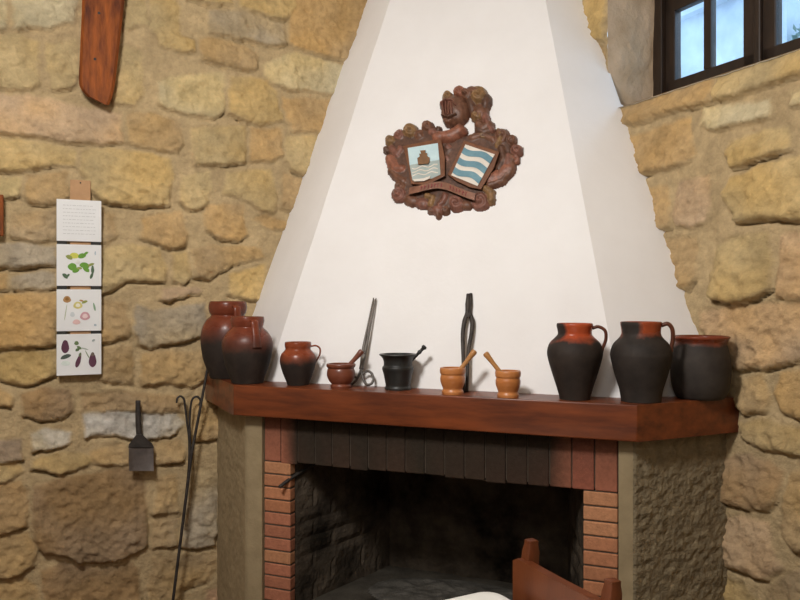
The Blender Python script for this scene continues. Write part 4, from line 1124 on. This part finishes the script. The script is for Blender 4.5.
# fire shovel hung on the wall
def shovel():
    h = .055
    g = lambda px, py, hh=h: left_hit(px, py, hh)
    root = thing('fire_shovel', 'small fire shovel with dark handle and grey blade hung below the tiles', 'shovel', tuple(g(141, 472)))
    bm = bmesh.new(); add_tube(bm, [g(138, 400.5), g(138.2, 420), g(139, 434), g(139.8, 440)], [.011, .0125, .0125, .017], 12, .7)
    obj('handle', bm, M_IRON, root, smooth=True, world_coords=True)
    bm = bmesh.new()
    f = [(136.5, 434), (142.5, 434), (146, 439), (152, 443), (154.5, 448), (128, 448), (129, 444), (133, 440)]
    add_hexa(bm, [g(x, y, h - .008) for x, y in f], [g(x, y, h + .012) for x, y in f])
    bmesh.ops.bevel(bm, geom=list(bm.edges), offset=.003, segments=2, affect='EDGES', profile=.5)
    obj('socket', bm, M_IRON, root, world_coords=True)
    bm = bmesh.new(); n = 10; rows = []
    for i in range(n + 1):
        f_ = i / n; y = 445.5 + f_ * 25.5; hh = h + .006 + .012 * f_ ** 2
        rows.append([bm.verts.new(g(128.6 + f_ * .4 + 24.8 * k / 6, y, hh + (.006 if k in (0, 6) else 0))) for k in range(7)])
    for A, B in zip(rows, rows[1:]):
        for k in range(6): bm.faces.new((A[k], A[k + 1], B[k + 1], B[k]))
    r = bmesh.ops.solidify(bm, geom=list(bm.faces), thickness=.0025)
    obj('blade', bm, M_STEEL, root, angle=40, world_coords=True)
    bm = bmesh.new(); add_tube(bm, [g(138, 402, h + .012), g(138, 402, -.005)], .003, 8, smooth_n=0)
    obj('hanging_nail', bm, M_IRON, root, world_coords=True)
shovel()

# long tongs and poker in the corner by the pier
def fire_tools():
    h = .06
    g = lambda px, py, hh=h: left_hit(px, py, hh)
    root = thing('fire_tongs', 'pair of thin iron tongs with curled ends against the wall by the shovel', 'tongs', tuple(g(184.5, 530)))
    bm = bmesh.new()
    add_tube(bm, [g(176.6, 403), g(177.3, 398.5), g(180.3, 396.2), g(183.8, 399), g(185.2, 407), g(187.2, 424), g(189, 440), g(188.8, 465), g(186.2, 492), g(182.4, 524)], [.004] + [.0048] * 9, 10, .9)
    obj('arm', bm, M_IRON, root, smooth=True, world_coords=True)
    bm = bmesh.new(); di = .008
    add_tube(bm, [g(199, 405.5, h + di), g(200.4, 400.5, h + di), g(197, 396.6, h + di), g(192.6, 399, h + di), g(190.6, 407, h + di), g(189.6, 424, h + di), g(190.2, 440, h + di), g(189.6, 465, h + di), g(187, 492, h + di), g(183.2, 524, h + di)], [.004] + [.0048] * 9, 10, .9)
    obj('arm', bm, M_IRON, root, smooth=True, world_coords=True)
    bm = bmesh.new(); c = g(189.6, 436, h + .016); add_tube(bm, [c, g(189.6, 436, -.01)], .0042, 10, smooth_n=0)
    obj('rivet', bm, M_IRON, root, world_coords=True)
    h2 = .10
    a = g(207, 371, h2); b = g(191, 455, h2)
    p = [g(208, 366, h2), g(199.5, 412, h2), g(192, 452, h2), g(187, 490, h2 + .01), g(180, 545, h2 + .015), g(173, 600, h2 + .02)]
    e = p[-1] + (p[-1] - p[-2]) * ((p[-1].z - .008) / (p[-2].z - p[-1].z)); p.append(e)
    root = thing('fire_poker', 'long dark iron poker leaning by the left pier, foot on the floor', 'poker', (e.x, e.y, 0))
    bm = bmesh.new(); add_tube(bm, p, [.0058, .0062, .0068, .0066, .0066, .0066, .006], 10)
    obj('rod', bm, M_IRON, root, smooth=True, world_coords=True)
    bm = bmesh.new(); add_lathe(bm, [(0, 0), (.009, .002), (.011, .010), (.009, .018), (0, .020)], 16, Matrix.Translation(p[0]))
    obj('knob', bm, M_IRON, root, smooth=True, world_coords=True)
fire_tools()

# ================================================================== TABLE AND CHAIR IN FRONT
def table():
    c = V2(.25, 2.13); e1 = V2(-.874, -.485); e2 = V2(.485, -.874)
    A, B = .85, 1.3
    root = thing('dining_table', 'wooden table under the white cloth at the bottom edge', 'table', (*(c + e1 * A / 2 + e2 * B / 2), 0))
    R = Matrix(((e1[0], e2[0], 0), (e1[1], e2[1], 0), (0, 0, 1)))
    mid = c + e1 * A / 2 + e2 * B / 2
    bm = bmesh.new(); add_box(bm, (A - .01, B - .01, .03), (*mid, .74), R, .006)
    obj('tabletop', bm, M_CHAIR, root, world_coords=True)
    for a in (.05, A - .05):
        for b in (.033, B - .033):
            p = c + e1 * a + e2 * b; bm = bmesh.new(); add_box(bm, (.055, .055, .725), (*p, .3625), R, .004)
            obj('leg', bm, M_CHAIR, root, world_coords=True)
    # cloth: rounded rectangle, falling over the edge
    bm = bmesh.new(); r = .045; loop = []
    for (cx, cy, a0) in ((A - r, B - r, 0), (r, B - r, 90), (r, r, 180), (A - r, r, 270)):
        for k in range(9):
            an = math.radians(a0 + k * 11.25); loop.append((cx + r * math.cos(an), cy + r * math.sin(an), math.cos(an), math.sin(an)))
    # densify straight runs
    dens = []
    for i, (x, y, nx, ny) in enumerate(loop):
        x2, y2, nx2, ny2 = loop[(i + 1) % len(loop)]; L = math.hypot(x2 - x, y2 - y); m = max(1, int(L / .03))
        for k in range(m):
            f = k / m; dens.append((x + (x2 - x) * f, y + (y2 - y) * f, nx + (nx2 - nx) * f, ny + (ny2 - ny) * f))
    rings = []
    prof = [(-.02, .7605), (-.004, .7605), (.002, .7585), (.0045, .753), (.005, .73), (.006, .70), (.007, .67), (.008, .65)]
    for j, (off, z) in enumerate(prof):
        ring = []
        for i, (x, y, nx, ny) in enumerate(dens):
            w = .0 if j < 4 else (j - 3) * .0012 * (1 + math.sin(i * .55) + .5 * math.sin(i * 1.37))
            q = c + e1 * (x + nx * (off + w)) + e2 * (y + ny * (off + w)); ring.append(bm.verts.new((q[0], q[1], z)))
        rings.append(ring)
    for P_, Q in zip(rings, rings[1:]):
        for i in range(len(P_)): bm.faces.new((P_[i], P_[(i + 1) % len(P_)], Q[(i + 1) % len(P_)], Q[i]))
    bm.faces.new(rings[0])
    o = obj('tablecloth', bm, M_CLOTH, None, angle=50)
    tag(o, 'white cloth, its rounded corner showing at the bottom edge beside the chair', 'tablecloth')
table()
def chair():
    a = V2(.352, 2.1); b = V2(.489, 1.8)                 # the two back posts
    w = (b - a); Wd = np.linalg.norm(w); w = w / Wd
    back = V2(-w[1], w[0]); 
    if back[0] < 0: back = -back                         # away from the table
    root = thing('dining_chair', 'red-brown wooden chair back in front of the fireplace opening', 'chair', (*((a + b) / 2 - back * .18), 0))
    R = Matrix(((w[0], back[0], 0), (w[1], back[1], 0), (0, 0, 1)))
    H = .905
    for p, hh in ((a, H), (b, H)):
        bm = bmesh.new()
        f = lambda z, off: (*(p + back * off), z)
        pts = [f(0, -.02), f(.25, -.035), f(.45, -.04), f(.65, -.022), f(hh - .03, 0.0), f(hh, .002)]
        lo = None
        for z0, z1 in zip(pts, pts[1:]):
            pass
        rings = []
        for k, q in enumerate(catmull(pts, 5)):
            s = .0175 if q.z < hh - .012 else .0145
            rings.append([bm.verts.new(q + Vector((*(w * dx * s + back * dy * s), 0))) for dx, dy in ((-1, -1), (1, -1), (1, 1), (-1, 1))])
        for A_, B_ in zip(rings, rings[1:]):
            for k in range(4): bm.faces.new((A_[k], A_[(k + 1) % 4], B_[(k + 1) % 4], B_[k]))
        bm.faces.new(rings[0]); bm.faces.new(rings[-1])
        bmesh.ops.bevel(bm, geom=[e for e in bm.edges if abs((e.verts[0].co - e.verts[1].co).normalized().z) > .9 or e.verts[0].co.z > hh - .001 and e.verts[1].co.z > hh - .001], offset=.004, segments=2, affect='EDGES', profile=.5)
        obj('leg', bm, M_CHAIR, root, angle=40, world_coords=True)
    fa, fb = a - back * .36 - w * .02, b - back * .36 + w * .02
    for p in (fa, fb):
        bm = bmesh.new(); add_box(bm, (.034, .034, .44), (*p, .22), R, .004); obj('leg', bm, M_CHAIR, root, world_coords=True)
    # top rail: broad board with a swept upper edge, running a little past the left post
    bm = bmesh.new(); n = 16; top = []; bot = []
    for k in range(n + 1):
        f = k / n; x = -.036 + f * (Wd + .036 - .012)
        zt = H - .050 - .003 * math.sin(math.pi * f); zb = H - .19 + .02 * math.sin(math.pi * f)
        if k == 0: zt -= .012
        top.append((x, zt)); bot.append((x, zb))
    for k in range(n):
        quad = [top[k], top[k + 1], bot[k + 1], bot[k]]
        lo = [(*(a + w * x + back * -.034), z) for x, z in quad]; hi = [(*(a + w * x + back * -.008), z) for x, z in quad]
        add_hexa(bm, lo, hi)
    bmesh.ops.remove_doubles(bm, verts=bm.verts, dist=1e-5)
    bm.faces.ensure_lookup_table()
    seen = {}
    for f in list(bm.faces):
        key = tuple(sorted(v.index for v in f.verts))
    obj('top_rail', bm, M_CHAIR, root, world_coords=True)
    bm = bmesh.new(); m = (a + b) / 2
    add_box(bm, (Wd - .02, .022, .07), (*(m - back * .024), .60), R, .004); obj('lower_rail', bm, M_CHAIR, root, world_coords=True)
    for q in (-.08, 0, .08):
        p = m + w * q; bm = bmesh.new(); add_box(bm, (.022, .012, .13), (*(p - back * .023), .68), R, .003); obj('spindle', bm, M_CHAIR, root, world_coords=True)
    bm = bmesh.new(); add_box(bm, (Wd + .03, .36, .03), (*(m - back * .19), .452), R, .008); obj('seat', bm, M_SEAT, root, world_coords=True)
    for p0, p1, z in ((fa, fb, .2), (a - back * .02, b - back * .02, .22), (fa, a - back * .03, .16), (fb, b - back * .03, .16)):
        bm = bmesh.new(); add_tube(bm, [(*p0, z), (*p1, z)], .010, 10, smooth_n=0); obj('stretcher', bm, M_CHAIR, root, world_coords=True)
chair()
